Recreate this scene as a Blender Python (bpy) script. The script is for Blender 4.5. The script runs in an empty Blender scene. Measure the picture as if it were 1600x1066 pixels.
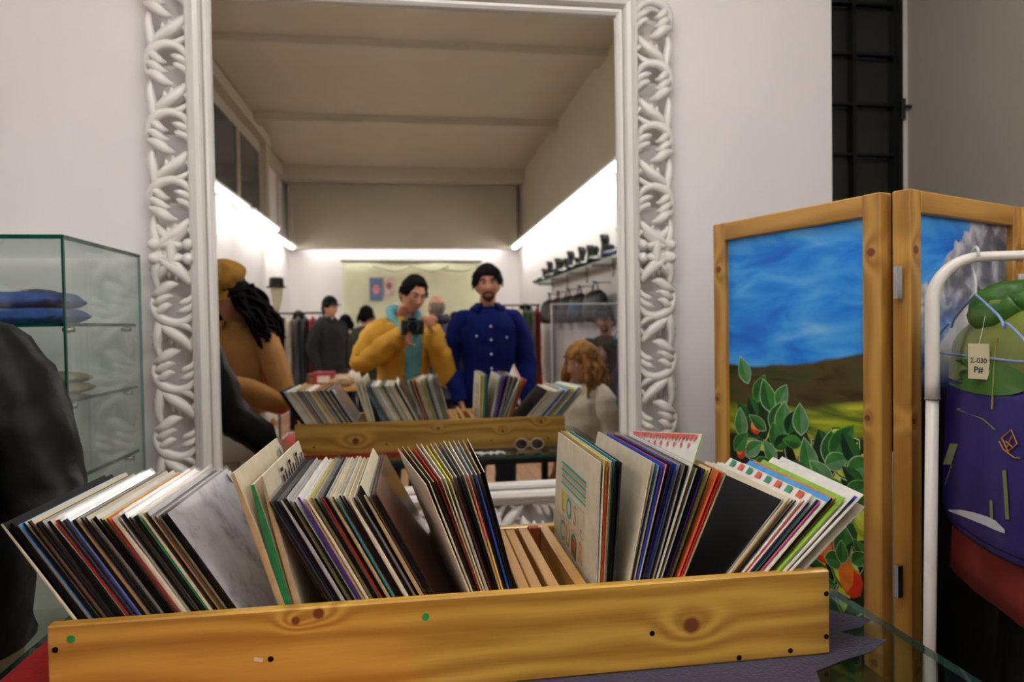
import bpy, bmesh, math, random
from mathutils import Vector, Matrix, noise
random.seed(7)
PI = math.pi
scene = bpy.context.scene
C = scene.collection
# ------------------------------------------------------------------ camera
FPX, ZC, D = 1066.7, 1.42, 2.155          # focal length in pixels, lens height, mirror plane
YAW, PITCH, ROLL = math.atan(152 / FPX), math.atan(24 / FPX), 0.016
F_ = Vector((math.sin(YAW) * math.cos(PITCH), math.cos(YAW) * math.cos(PITCH), -math.sin(PITCH)))
R0 = Vector((math.cos(YAW), -math.sin(YAW), 0)); U0 = R0.cross(F_)
R_ = R0 * math.cos(ROLL) - U0 * math.sin(ROLL); U_ = U0 * math.cos(ROLL) + R0 * math.sin(ROLL)
CP = Vector((0, 0, ZC))
cam = bpy.data.cameras.new('camera'); cam.lens = 24.0; cam.sensor_width = 36.0
cam.clip_start = 0.01; cam.clip_end = 60
cam.dof.use_dof = True; cam.dof.focus_distance = 1.08; cam.dof.aperture_fstop = 4.2
camo = bpy.data.objects.new('camera', cam); C.objects.link(camo)
camo.matrix_world = Matrix(((R_.x, U_.x, -F_.x, 0), (R_.y, U_.y, -F_.y, 0), (R_.z, U_.z, -F_.z, ZC), (0, 0, 0, 1)))
scene.camera = camo
def ray(x, y): return F_ + R_ * ((x - 800) / FPX) + U_ * ((533 - y) / FPX)
def on_plane(x, y, p0, n):
    d = ray(x, y); return CP + d * ((p0 - CP).dot(n) / d.dot(n))
def mirpt(x, y, Y):                        # a point seen in the mirror at real depth Y
    d = ray(x, y); q = CP + d * ((2 * D - Y) / d.y); q.y = Y; return q
# ------------------------------------------------------------------ world, exposure
w = bpy.data.worlds.new('night'); scene.world = w; w.use_nodes = True
w.node_tree.nodes['Background'].inputs[0].default_value = (0.02, 0.022, 0.03, 1)
w.node_tree.nodes['Background'].inputs[1].default_value = 0.3
vs = scene.view_settings
vs.view_transform = 'Standard'; vs.look = 'None'; vs.gamma = 1; vs.use_curve_mapping = False
vs.exposure = 0.66
LED = 22.0                                 # brightness of the LED strips
# ------------------------------------------------------------------ helpers
def srgb(r, g, b):
    f = lambda c: (c / 255 / 12.92) if c / 255 <= .04045 else ((c / 255 + .055) / 1.055) ** 2.4
    return (f(r), f(g), f(b), 1)
MATS = {}
def newmat(name):
    m = bpy.data.materials.new(name); m.use_nodes = True
    nt = m.node_tree; b = nt.nodes['Principled BSDF']; return m, nt, b
def N(nt, t, **kw):
    n = nt.nodes.new(t)
    for k, v in kw.items(): setattr(n, k, v)
    return n
def mat(name, col, rough=.6, metal=0., var=.15, scale=8., bump=0., bscale=40., spec=.5, coat=0., stretch=(1, 1, 1), sheen=0.):
    """plain procedural material: colour with noise variation and noise relief"""
    if name in MATS: return MATS[name]
    m, nt, b = newmat(name)
    c = srgb(*col)
    tc = N(nt, 'ShaderNodeTexCoord'); mp = N(nt, 'ShaderNodeMapping'); mp.inputs['Scale'].default_value = stretch
    nt.links.new(tc.outputs['Object'], mp.inputs[0])
    nz = N(nt, 'ShaderNodeTexNoise'); nz.inputs['Scale'].default_value = scale; nz.inputs['Detail'].default_value = 4
    nt.links.new(mp.outputs[0], nz.inputs['Vector'])
    rp = N(nt, 'ShaderNodeValToRGB')
    rp.color_ramp.elements[0].position = .3; rp.color_ramp.elements[1].position = .7
    rp.color_ramp.elements[0].color = tuple(max(0, x * (1 - var)) for x in c[:3]) + (1,)
    rp.color_ramp.elements[1].color = tuple(min(1, x * (1 + var)) for x in c[:3]) + (1,)
    nt.links.new(nz.outputs[0], rp.inputs[0]); nt.links.new(rp.outputs[0], b.inputs['Base Color'])
    b.inputs['Roughness'].default_value = rough; b.inputs['Metallic'].default_value = metal
    b.inputs['Specular IOR Level'].default_value = spec; b.inputs['Coat Weight'].default_value = coat
    if sheen: b.inputs['Sheen Weight'].default_value = sheen
    if bump:
        n2 = N(nt, 'ShaderNodeTexNoise'); n2.inputs['Scale'].default_value = bscale; n2.inputs['Detail'].default_value = 3
        nt.links.new(mp.outputs[0], n2.inputs['Vector'])
        bp = N(nt, 'ShaderNodeBump'); bp.inputs['Strength'].default_value = bump; bp.inputs['Distance'].default_value = .01
        nt.links.new(n2.outputs[0], bp.inputs['Height']); nt.links.new(bp.outputs[0], b.inputs['Normal'])
    MATS[name] = m; return m
def emis(name, col, s):
    m, nt, b = newmat(name); b.inputs['Base Color'].default_value = (.8, .8, .8, 1)
    b.inputs['Emission Color'].default_value = col; b.inputs['Emission Strength'].default_value = s; return m
def glassmat(name, tint, refl=1.0, rough=0.0, haze=0.):
    m, nt, b = newmat(name); nt.nodes.remove(b); out = nt.nodes['Material Output']
    t = N(nt, 'ShaderNodeBsdfTransparent'); t.inputs[0].default_value = tint
    g = N(nt, 'ShaderNodeBsdfGlossy'); g.inputs['Roughness'].default_value = rough; g.inputs[0].default_value = (refl, refl, refl, 1)
    lw = N(nt, 'ShaderNodeLayerWeight'); lw.inputs[0].default_value = .5
    pw = N(nt, 'ShaderNodeMath', operation='POWER'); pw.inputs[1].default_value = 5; nt.links.new(lw.outputs['Facing'], pw.inputs[0])
    fr = N(nt, 'ShaderNodeMath', operation='MULTIPLY_ADD'); fr.inputs[1].default_value = .95; fr.inputs[2].default_value = .045; nt.links.new(pw.outputs[0], fr.inputs[0])
    mx = N(nt, 'ShaderNodeMixShader'); nt.links.new(fr.outputs[0], mx.inputs[0])
    nt.links.new(t.outputs[0], mx.inputs[1]); nt.links.new(g.outputs[0], mx.inputs[2])
    last = mx
    if haze:
        df = N(nt, 'ShaderNodeBsdfDiffuse'); df.inputs[0].default_value = (.7, .72, .72, 1)
        nz = N(nt, 'ShaderNodeTexNoise'); nz.inputs['Scale'].default_value = 3.; nz.inputs['Detail'].default_value = 5; nz.inputs['Distortion'].default_value = 1.5
        tc = N(nt, 'ShaderNodeTexCoord'); nt.links.new(tc.outputs['Object'], nz.inputs['Vector'])
        mr = N(nt, 'ShaderNodeMapRange'); mr.inputs[1].default_value = .42; mr.inputs[2].default_value = .8; mr.inputs[3].default_value = haze * .3; mr.inputs[4].default_value = haze * 1.6
        nt.links.new(nz.outputs[0], mr.inputs[0])
        m2 = N(nt, 'ShaderNodeMixShader'); nt.links.new(mr.outputs[0], m2.inputs[0])
        nt.links.new(mx.outputs[0], m2.inputs[1]); nt.links.new(df.outputs[0], m2.inputs[2]); last = m2
    nt.links.new(last.outputs[0], out.inputs[0]); return m
def pine(name, c1, c2, knots=(), freq=150., axis='X', rough=.45, coat=.15):
    """pine board: grain runs along `axis` in object space, bending round the knots (x, z, r)"""
    m, nt, b = newmat(name); L = nt.links
    tc = N(nt, 'ShaderNodeTexCoord'); sp = N(nt, 'ShaderNodeSeparateXYZ'); L.new(tc.outputs['Object'], sp.inputs[0])
    def M(op, a, bb=None):
        n = N(nt, 'ShaderNodeMath', operation=op)
        for i, v in enumerate((a, bb)):
            if v is None: continue
            if isinstance(v, (int, float)): n.inputs[i].default_value = v
            else: L.new(v, n.inputs[i])
        return n.outputs[0]
    X, Y, Z = sp.outputs
    if axis == 'Z': X, Z = Z, X
    if axis == 'Y': X, Y = Y, X
    cb = N(nt, 'ShaderNodeCombineXYZ'); L.new(M('MULTIPLY', X, 1.6), cb.inputs[0]); L.new(M('MULTIPLY', Y, 9), cb.inputs[1]); L.new(M('MULTIPLY', Z, 9), cb.inputs[2])
    nz = N(nt, 'ShaderNodeTexNoise'); nz.inputs['Scale'].default_value = 1.; nz.inputs['Detail'].default_value = 2; L.new(cb.outputs[0], nz.inputs['Vector'])
    v = M('ADD', M('ADD', Z, M('MULTIPLY', Y, .8)), M('MULTIPLY', nz.outputs[0], .13))
    kmask = None
    for kx, kz, kr in knots:
        dx = M('SUBTRACT', X, kx); dz = M('SUBTRACT', Z, kz)
        d2 = M('ADD', M('MULTIPLY', M('MULTIPLY', dx, dx), .35), M('MULTIPLY', dz, dz))
        e = M('POWER', 2.718, M('MULTIPLY', d2, -1 / (kr * kr * 5)))
        v = M('ADD', v, M('MULTIPLY', e, .07))
        d3 = M('SQRT', M('ADD', M('MULTIPLY', dx, dx), M('MULTIPLY', dz, dz)))
        k = M('LESS_THAN', d3, kr) if False else None
        mr = N(nt, 'ShaderNodeMapRange'); mr.inputs[1].default_value = kr * .75; mr.inputs[2].default_value = kr * 1.25; mr.inputs[3].default_value = 1; mr.inputs[4].default_value = 0
        L.new(d3, mr.inputs[0]); kmask = mr.outputs[0] if kmask is None else M('MAXIMUM', kmask, mr.outputs[0])
    s = M('ADD', M('MULTIPLY', M('SINE', M('MULTIPLY', v, freq)), .5), .5)
    cb2 = N(nt, 'ShaderNodeCombineXYZ'); L.new(M('MULTIPLY', X, 12), cb2.inputs[0]); L.new(M('MULTIPLY', Y, 300), cb2.inputs[1]); L.new(M('MULTIPLY', Z, 300), cb2.inputs[2])
    fz = N(nt, 'ShaderNodeTexNoise'); fz.inputs['Scale'].default_value = 1; L.new(cb2.outputs[0], fz.inputs['Vector'])
    s2 = M('ADD', M('MULTIPLY', s, .7), M('MULTIPLY', fz.outputs[0], .45))
    rp = N(nt, 'ShaderNodeValToRGB'); rp.color_ramp.elements[0].color = srgb(*c1); rp.color_ramp.elements[1].color = srgb(*c2)
    rp.color_ramp.elements[0].position = .1; rp.color_ramp.elements[1].position = .95
    L.new(s2, rp.inputs[0]); col = rp.outputs[0]
    if kmask is not None:
        mx = N(nt, 'ShaderNodeMixRGB'); mx.inputs[2].default_value = srgb(112, 58, 18); L.new(kmask, mx.inputs[0]); L.new(col, mx.inputs[1]); col = mx.outputs[0]
    L.new(col, b.inputs['Base Color']); b.inputs['Roughness'].default_value = rough; b.inputs['Coat Weight'].default_value = coat
    bp = N(nt, 'ShaderNodeBump'); bp.inputs['Strength'].default_value = .12; bp.inputs['Distance'].default_value = .002; L.new(s2, bp.inputs['Height']); L.new(bp.outputs[0], b.inputs['Normal'])
    return m
def finish(bm, name, mats, parent=None, smooth=False, loc=None, rot=None, sub=0, disp=0., dscale=6.):
    if disp:
        bm.normal_update()
        for v in bm.verts:
            n = noise.noise(v.co * dscale) + .5 * noise.noise(v.co * dscale * 2.3 + Vector((7, 3, 1)))
            v.co += v.normal * n * disp
    me = bpy.data.meshes.new(name); bm.to_mesh(me); bm.free()
    for mm in (mats if isinstance(mats, (list, tuple)) else [mats]): me.materials.append(mm)
    if smooth: me.polygons.foreach_set('use_smooth', [True] * len(me.polygons))
    o = bpy.data.objects.new(name, me); C.objects.link(o)
    if parent: o.parent = parent
    if loc is not None: o.location = loc
    if rot is not None: o.rotation_euler = rot
    if sub:
        s = o.modifiers.new('sub', 'SUBSURF'); s.levels = sub; s.render_levels = sub
    return o
def tag(o, label=None, cat=None, group=None, kind=None):
    for k, v in (('label', label), ('category', cat), ('group', group), ('kind', kind)):
        if v: o[k] = v
    return o
def thing(name, label, cat, loc=(0, 0, 0), rz=0, group=None, rot=None):
    o = bpy.data.objects.new(name, None); C.objects.link(o); o.empty_display_size = .1
    o.location = loc; o.rotation_euler = rot if rot else (0, 0, rz)
    return tag(o, label, cat, group)
def copyp(o, parent, loc=None, rot=None, sc=None):
    c = o.copy(); C.objects.link(c); c.parent = parent
    if loc is not None: c.location = loc
    if rot is not None: c.rotation_euler = rot
    if sc is not None: c.scale = sc
    return c
def box(bm, x0, x1, y0, y1, z0, z1, bev=0., mi=0, M=None):
    vs_ = [bm.verts.new((x, y, z)) for x in (x0, x1) for y in (y0, y1) for z in (z0, z1)]
    fs = [bm.faces.new([vs_[i] for i in q]) for q in ((0, 1, 3, 2), (4, 6, 7, 5), (0, 4, 5, 1), (2, 3, 7, 6), (0, 2, 6, 4), (1, 5, 7, 3))]
    for f in fs: f.material_index = mi
    if M is not None:
        for v in vs_: v.co = M @ v.co
    if bev:
        es = {e for f in fs for e in f.edges}
        bmesh.ops.bevel(bm, geom=list(es), offset=bev, segments=1, affect='EDGES', clamp_overlap=True)
    return vs_
def boxo(name, x0, x1, y0, y1, z0, z1, m, parent=None, bev=0., center=True, **k):
    """box object with its origin at its own centre"""
    bm = bmesh.new(); cx, cy, cz = (x0 + x1) / 2, (y0 + y1) / 2, (z0 + z1) / 2
    box(bm, x0 - cx, x1 - cx, y0 - cy, y1 - cy, z0 - cz, z1 - cz, bev)
    return finish(bm, name, m, parent, loc=(cx, cy, cz), **k)
def spline(pts, n=4):
    """Catmull-Rom through tuples of any length"""
    if len(pts) < 3: 
        return [tuple(a + (b - a) * i / n for a, b in zip(pts[0], pts[1])) for i in range(n + 1)]
    out = []; P = [tuple(2 * a - b for a, b in zip(pts[0], pts[1]))] + list(pts) + [tuple(2 * a - b for a, b in zip(pts[-1], pts[-2]))]
    for i in range(1, len(P) - 2):
        for j in range(n):
            t = j / n
            out.append(tuple(.5 * (2 * b + (c - a) * t + (2 * a - 5 * b + 4 * c - d) * t * t + (3 * b - a - 3 * c + d) * t ** 3) for a, b, c, d in zip(P[i - 1], P[i], P[i + 1], P[i + 2])))
    out.append(tuple(pts[-1])); return out
def tube(bm, pts, seg=8, flat=1., side=None, mi=0, sm=0, caps=True):
    """tapered tube: pts = (x, y, z, r); `flat` squeezes it along the axis nearest to `side`"""
    if sm: pts = spline(pts, sm)
    P = [Vector(p[:3]) for p in pts]; rings = []
    u = Vector(side) if side else Vector((.13, .21, .97))
    for i, p in enumerate(P):
        t = (P[min(i + 1, len(P) - 1)] - P[max(i - 1, 0)])
        if t.length < 1e-9: t = Vector((0, 0, 1))
        t.normalize()
        u2 = (Vector(side) if side else u); u2 = u2 - t * u2.dot(t)
        if u2.length < 1e-4: u2 = t.orthogonal()
        u2.normalize(); u = u2; v = t.cross(u); r = max(pts[i][3], 1e-5)
        rings.append([bm.verts.new(p + v * (math.cos(2 * PI * k / seg) * r) + u * (math.sin(2 * PI * k / seg) * r * flat)) for k in range(seg)])
    for a, b in zip(rings, rings[1:]):
        for k in range(seg):
            bm.faces.new((a[k], a[(k + 1) % seg], b[(k + 1) % seg], b[k])).material_index = mi
    if caps:
        bm.faces.new(rings[0][::-1]).material_index = mi; bm.faces.new(rings[-1]).material_index = mi
    return rings
def rings_loft(bm, rows, seg=24, mi=0, cap0=True, cap1=True, fold=None):
    """stack of ellipses: rows = (z, cx, cy, hw, hd)"""
    rr = []
    for (z, cx, cy, hw, hd) in rows:
        ring = []
        for k in range(seg):
            a = 2 * PI * k / seg; q = 1 + (fold(a, z) if fold else 0)
            ring.append(bm.verts.new((cx + math.cos(a) * hw * q, cy + math.sin(a) * hd * q, z)))
        rr.append(ring)
    for a, b in zip(rr, rr[1:]):
        for k in range(seg): bm.faces.new((a[k], a[(k + 1) % seg], b[(k + 1) % seg], b[k])).material_index = mi
    if cap0: bm.faces.new(rr[0][::-1]).material_index = mi
    if cap1: bm.faces.new(rr[-1]).material_index = mi
    return rr
def cyl(bm, p, ax, r, h, seg=16, r2=None, mi=0):
    p = Vector(p); ax = Vector(ax).normalized()
    tube(bm, [(*p, r), (*(p + ax * h), r if r2 is None else r2)], seg=seg, mi=mi)
def ball(bm, p, r, sx=1, sy=1, sz=1, seg=12, mi=0):
    ret = bmesh.ops.create_uvsphere(bm, u_segments=seg, v_segments=max(6, seg * 2 // 3), radius=r)
    for v in ret['verts']:
        v.co = Vector(p) + Vector((v.co.x * sx, v.co.y * sy, v.co.z * sz))
        for f in v.link_faces: f.material_index = mi
    return ret['verts']
_fonts = {}
def text_geo(body, size):
    cu = bpy.data.curves.new('t', 'FONT'); cu.body = body; cu.size = size; cu.align_x = 'CENTER'; cu.align_y = 'CENTER'; cu.offset = size * .02
    o = bpy.data.objects.new('t', cu); C.objects.link(o)
    dg = bpy.context.evaluated_depsgraph_get(); me = bpy.data.meshes.new_from_object(o.evaluated_get(dg))
    bpy.data.objects.remove(o); return me
# ------------------------------------------------------------------ materials
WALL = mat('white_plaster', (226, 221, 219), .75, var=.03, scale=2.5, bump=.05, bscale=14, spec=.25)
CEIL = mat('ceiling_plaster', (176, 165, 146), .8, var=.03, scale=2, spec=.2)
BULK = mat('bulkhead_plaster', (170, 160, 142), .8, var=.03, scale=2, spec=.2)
LACQ = mat('white_lacquer', (222, 218, 212), .34, var=.02, scale=6, spec=.5)
PINE_F = pine('pine_front', (162, 114, 34), (208, 162, 66), knots=[(.345, -.003, .013), (-.218, .058, .008), (-.25, .05, .006)])
PINE_B = pine('pine_back', (162, 114, 34), (208, 162, 68), knots=[(-.33, -.01, .014), (.3, .01, .007), (.47, .045, .008), (.02, .03, .006)])
PINE_S = pine('pine_slat', (164, 112, 44), (206, 158, 86), axis='Y')
PINE_V = pine('pine_screen_post', (152, 104, 38), (196, 148, 70), axis='Z', freq=110, knots=[(.72, .0, .01), (-.2, .005, .009), (.35, -.01, .007)])
PINE_H = pine('pine_screen_rail', (154, 108, 40), (198, 150, 72), axis='X', freq=110)
PLY = mat('plywood_base', (120, 78, 36), .7, var=.2, scale=10)
REDWOOD = mat('reddish_cedar_block', (150, 70, 36), .6, var=.15, scale=20)
BLACKM = mat('black_steel', (14, 14, 15), .45, metal=.3, var=.1)
CHROME = mat('brushed_chrome', (190, 190, 190), .25, metal=1., var=.05)
SCREW = mat('dark_screw', (24, 22, 20), .4, metal=.6, var=.1)
SKIN = mat('skin', (196, 140, 112), .55, var=.06, scale=12, spec=.35)
SKIN2 = mat('skin_olive', (178, 122, 94), .55, var=.06, scale=12, spec=.35)
GLASS = glassmat('clear_glass', (.93, .97, .95, 1), .9)
GLASSD = glassmat('dusty_glass', (.90, .95, .93, 1), .9, haze=.10)
TABLEG = glassmat('table_glass', (.70, .80, .76, 1), 1.0)
GEDGE = mat('green_glass_edge', (8, 74, 62), .15, var=.2, scale=20, coat=.5)
# ------------------------------------------------------------------ the room
def struct(name, *a, **k):
    o = boxo(name, *a, **k); o['kind'] = 'structure'; return o
XR, XL, XL2, YB, ZT = 1.92, -2.02, -2.16, -8.1, 4.08
YW = D + .045                                # plaster face behind the mirror
bm = bmesh.new(); box(bm, XL2 - .2, 1.445, YW, YW + .12, 0, ZT)
wf = tag(finish(bm, 'wall_front', WALL), kind='structure')
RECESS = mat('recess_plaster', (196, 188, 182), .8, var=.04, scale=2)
struct('wall_recess_side', 1.325, 1.445, YW + .12, YW + .32, 0, ZT, m=WALL)
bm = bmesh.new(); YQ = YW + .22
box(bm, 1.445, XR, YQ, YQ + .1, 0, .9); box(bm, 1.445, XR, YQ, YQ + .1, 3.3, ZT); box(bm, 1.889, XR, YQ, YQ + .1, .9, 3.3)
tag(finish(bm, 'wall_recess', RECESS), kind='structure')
struct('wall_right', XR, XR + .1, YB, YQ + .2, 0, ZT, m=WALL)
struct('wall_recess_right', XR - .012, XR, 1.0, YQ, 0, ZT, m=mat('grey_recess_face', (150, 144, 134), .85, var=.04, scale=2))  # thin sheet over wall_right beside the window, greyer than the plaster
struct('wall_left', XL - .1, XL, -5.5, YW, 0, ZT, m=WALL)
struct('wall_left_far', XL2 - .1, XL2, YB, -5.5, 0, ZT, m=WALL)
struct('wall_back', XL2 - .2, XR + .1, YB - .1, YB, 0, ZT, m=WALL)
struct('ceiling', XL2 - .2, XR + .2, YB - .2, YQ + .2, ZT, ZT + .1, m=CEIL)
struct('upper_shade_right', XR - .02, XR, YB, YW + .3, 2.835, ZT, m=CEIL)  # upper right wall: dimness above the LED strip painted in as darker tan
struct('upper_shade_left', XL, XL + .008, -5.5, YW - .01, 2.835, ZT, m=CEIL)  # same painted-in dimness on the upper left wall
# floor boards of oak laid along the room
m, nt, b = newmat('oak_floor')
tc = N(nt, 'ShaderNodeTexCoord'); br = N(nt, 'ShaderNodeTexBrick'); mp = N(nt, 'ShaderNodeMapping'); mp.inputs['Rotation'].default_value = (0, 0, PI / 2)
nt.links.new(tc.outputs['Object'], mp.inputs[0]); nt.links.new(mp.outputs[0], br.inputs['Vector'])
br.inputs['Color1'].default_value = srgb(176, 130, 84); br.inputs['Color2'].default_value = srgb(150, 106, 64); br.inputs['Mortar'].default_value = srgb(80, 54, 30)
br.inputs['Scale'].default_value = 1.; br.inputs['Brick Width'].default_value = 1.4; br.inputs['Row Height'].default_value = .12; br.inputs['Mortar Size'].default_value = .003
nt.links.new(br.outputs[0], b.inputs['Base Color']); b.inputs['Roughness'].default_value = .4
struct('floor', XL2 - .2, XR + .2, YB - .2, YQ + .2, -.1, 0, m=m)
# beams and bulkhead at the far end
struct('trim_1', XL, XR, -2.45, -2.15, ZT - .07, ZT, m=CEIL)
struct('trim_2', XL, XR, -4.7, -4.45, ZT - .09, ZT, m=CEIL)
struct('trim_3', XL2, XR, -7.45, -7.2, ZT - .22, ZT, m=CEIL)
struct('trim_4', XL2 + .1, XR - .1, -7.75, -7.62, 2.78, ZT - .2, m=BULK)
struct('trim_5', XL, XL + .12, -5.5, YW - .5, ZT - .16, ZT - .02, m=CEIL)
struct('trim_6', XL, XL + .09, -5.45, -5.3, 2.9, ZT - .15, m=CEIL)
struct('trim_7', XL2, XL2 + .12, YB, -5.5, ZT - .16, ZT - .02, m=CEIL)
# dark clerestory panes high on the left wall
PANE = mat('dark_window_glass', (52, 56, 66), .12, var=.3, scale=1.5)
wn = struct('window_2', XL, XL + .015, -5.2, -.6, 2.98, 3.78, m=PANE)
for i in range(5):
    y0 = -2.3 - 2.3 + i * 1.15
    boxo('window_post', .008, .03, y0 - .03, y0 + .03, -.4, .4, CEIL, wn)
# leaded window in the recess
win = bpy.data.objects.new('window_1', None); C.objects.link(win); win['kind'] = 'structure'; win.location = (1.445, YQ, .9)
NIGHT = mat('night_glass', (34, 33, 28), .3, var=.4, scale=3)
cols = [0, .08, .255, .43]
zs = [i * .194 for i in range(13)]
for i in range(len(cols) - 1):
    for j in range(len(zs) - 1):
        if zs[j + 1] > 2.4: continue
        boxo('pane', cols[i] + .008, cols[i + 1] - .008, .052 + .006 * ((i + j) % 2), .064, zs[j] + .008, zs[j + 1] - .008, NIGHT, win)
for i, x in enumerate(cols): boxo('mullion', x - (.0 if i == 0 else .007), x + .007, .02, .06, 0, 2.4, BLACKM, win)
for z in zs[:-1]: boxo('glazing_bar', 0, .43, .025, .055, z - .005, z + .005, BLACKM, win)
boxo('window_frame', .428, .444, .0, .06, 0, 2.4, BLACKM, win)
bm = bmesh.new(); cyl(bm, (.436, -.012, 1.29), (0, 0, 1), .008, .08, 8); tube(bm, [(.436, -.015, 1.34, .006), (.462, -.02, 1.338, .006), (.468, -.012, 1.338, .009)], 8)
finish(bm, 'window_latch', BLACKM, win)
# LED strips: channel with a glowing diffuser under it
LEDM = emis('led_diffuser', (1, .975, .955, 1), LED)
ALU = mat('white_aluminium', (225, 225, 225), .5, var=.03)
def led(label, x0, x1, y0, y1, z, mm=None):
    t = thing('led_strip', label, 'light', ((x0 + x1) / 2, (y0 + y1) / 2, z), group='LED strips along the walls')
    dx, dy = (x1 - x0) / 2, (y1 - y0) / 2
    boxo('channel', -dx - .03, dx + .03, -dy - .03, dy + .03, .0, .03, ALU, t)
    boxo('diffuser', -dx, dx, -dy, dy, -.03, .0, mm or LEDM, t)
led('long glowing LED strip high on the right wall above the boots', XR - .19, XR - .13, -7.55, .3, 2.8)
led('nearest glowing LED strip on the left wall, cut by the mirror frame', XL + .13, XL + .19, -3.75, .3, 2.8)
led('middle glowing LED strip on the left wall', XL + .13, XL + .19, -5.45, -4.0, 2.8)
led('farthest and lowest glowing LED strip on the left wall', XL2 + .13, XL2 + .19, -7.55, -5.6, 2.8)
led('LED strip hidden behind the bulkhead lighting the back wall', XL2 + .3, XR - .3, YB + .12, YB + .18, 2.86, emis('led_diffuser_dim', (1, .975, .955, 1), LED * .3))
led('added unseen LED fill lamp hung across the shop above the record table', -1.0, 1.2, .62, .68, 3.3, emis('added_fill_diffuser', (1, .98, .965, 1), LED * 1.6))  # fill lamp added out of view to brighten the front wall
for x in (-.9, .9):
    bm = bmesh.new(); tube(bm, [(x, 0, .03, .002), (x, 0, ZT - 3.3, .002)], 6); finish(bm, 'fill_lamp_wire', BLACKM, bpy.data.objects['led_strip.005'])
# ------------------------------------------------------------------ the carved mirror
MX0, MX1, MZ0, MZ1 = -.588, .664, .915, 2.415
mir = thing('wall_mirror', 'huge mirror in a white carved baroque scroll frame on the wall', 'mirror', ((MX0 + MX1) / 2, D, 0))
ox = (MX0 + MX1) / 2
m, nt, b = newmat('silvered_glass'); b.inputs['Base Color'].default_value = (.90, .90, .875, 1); b.inputs['Metallic'].default_value = 1; b.inputs['Roughness'].default_value = .012
bm = bmesh.new(); box(bm, MX0 - ox - .01, MX1 - ox + .01, 0, .006, MZ0 - .01, MZ1 + .01)
finish(bm, 'mirror_glass', m, mir)
def moulding(name, prof, corners_in):
    """profile (outward offset, y) swept round the rectangle"""
    x0, x1, z0, z1 = corners_in; bm = bmesh.new(); rows = []
    for (o, y) in prof:
        rows.append([bm.verts.new(c) for c in ((x0 - o, y, z0 - o), (x1 + o, y, z0 - o), (x1 + o, y, z1 + o), (x0 - o, y, z1 + o))])
    for a, bq in zip(rows, rows[1:]):
        for k in range(4): bm.faces.new((a[k], bq[k], bq[(k + 1) % 4], a[(k + 1) % 4]))
    return finish(bm, name, LACQ, mir)
rect = (MX0 - ox, MX1 - ox, MZ0, MZ1)
moulding('inner_moulding', [(-.004, .004), (-.004, -.012), (.004, -.02), (.012, -.02), (.015, -.012), (.02, -.010)], rect)
moulding('main_moulding', [(.018, .02), (.018, -.022), (.024, -.034), (.036, -.038), (.044, -.034), (.047, -.024), (.056, -.022), (.058, .036)], rect)
moulding('outer_fillet', [(.058, .036), (.058, -.006), (.066, -.008), (.07, .0), (.07, .04)], rect)
# carved openwork: scroll units along the four sides
def sc_pts(cx, cz, r0, r1, a0, a1, w0, w1, n=16, y=0., squash=1.):
    out = []
    for i in range(n + 1):
        t = i / n; a = math.radians(a0 + (a1 - a0) * t); r = r0 + (r1 - r0) * t
        wv = w0 + (w1 - w0) * t
        out.append((cx + math.cos(a) * r * squash, y - .006 * math.sin(t * PI), cz + math.sin(a) * r, wv))
    return out
def scroll_mesh():
    bm = bmesh.new(); S = (0, 1, 0)
    # arched rim: thin along the flange, fat over the top and down the outer flank
    tube(bm, [(.050, .004, -.056, .007), (.060, .002, -.018, .007), (.058, 0, .022, .008), (.038, -.006, .054, .012), (.004, -.010, .064, .015), (-.034, -.012, .050, .017), (-.056, -.008, .016, .014), (-.058, -.002, -.022, .008)], 8, .9, S, sm=4)
    # three acanthus lobes sweeping from the outer flank down and inwards
    for x0, z0, x1, z1, w_ in ((-.054, .034, -.002, .012, .0125), (-.060, .008, .000, -.016, .0135), (-.060, -.018, .016, -.052, .0165)):
        tube(bm, [(x0, -.008, z0, .006), (x0 * .65 + x1 * .35, -.018, z0 * .7 + z1 * .3, w_), (x0 * .3 + x1 * .7, -.018, z0 * .3 + z1 * .7 - .006, w_ * .95), (x1, -.008, z1, .003)], 8, .85, S, sm=4)
    # leaf growing in from the flange
    for x1, z1, w_ in ((.008, .030, .011), (.016, .006, .010)):
        tube(bm, [(.060, .0, z1 - .034, .006), (.046, -.008, z1 - .012, w_), (.026, -.012, z1 - .002, w_ * .9), (x1, -.006, z1 + .004, .002)], 8, .85, S, sm=4)
    return bm
def stem_mesh():
    bm = bmesh.new(); S = (0, 1, 0)
    # outer stem between two curls with leaf lobes, and the fork that runs back to the flange
    tube(bm, [(-.044, -.002, -.036, .008), (-.050, -.008, -.072, .012), (-.044, -.010, -.112, .015), (-.040, -.008, -.150, .013)], 8, .9, S, sm=4)
    tube(bm, [(-.040, -.008, -.136, .010), (-.012, -.014, -.112, .016), (.020, -.012, -.088, .017), (.050, -.002, -.052, .010)], 8, .9, S, sm=4)
    tube(bm, [(-.030, -.006, -.146, .008), (.006, -.010, -.138, .011), (.036, -.008, -.124, .010), (.060, .002, -.100, .005)], 8, .9, S, sm=4)
    for x1, z1, w_ in ((-.066, -.078, .009), (-.068, -.098, .010), (-.060, -.118, .008)):
        tube(bm, [(-.038, -.004, z1 - .016, .005), ((x1 - .038) / 2, -.008, z1 - .007, w_), (x1, .0, z1 + .006, .002)], 6, .9, S, sm=3)
    for x1, z1 in ((.012, -.066), (-.008, -.076)):
        tube(bm, [(x1 + .004, -.006, z1 - .028, .006), (x1, -.010, z1 - .012, .008), (x1 - .004, -.004, z1 + .006, .002)], 6, .9, S, sm=3)
    tube(bm, [(.040, -.002, -.070, .006), (.052, -.004, -.088, .009), (.062, .002, -.096, .005)], 6, .9, S, sm=3)
    return bm
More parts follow.
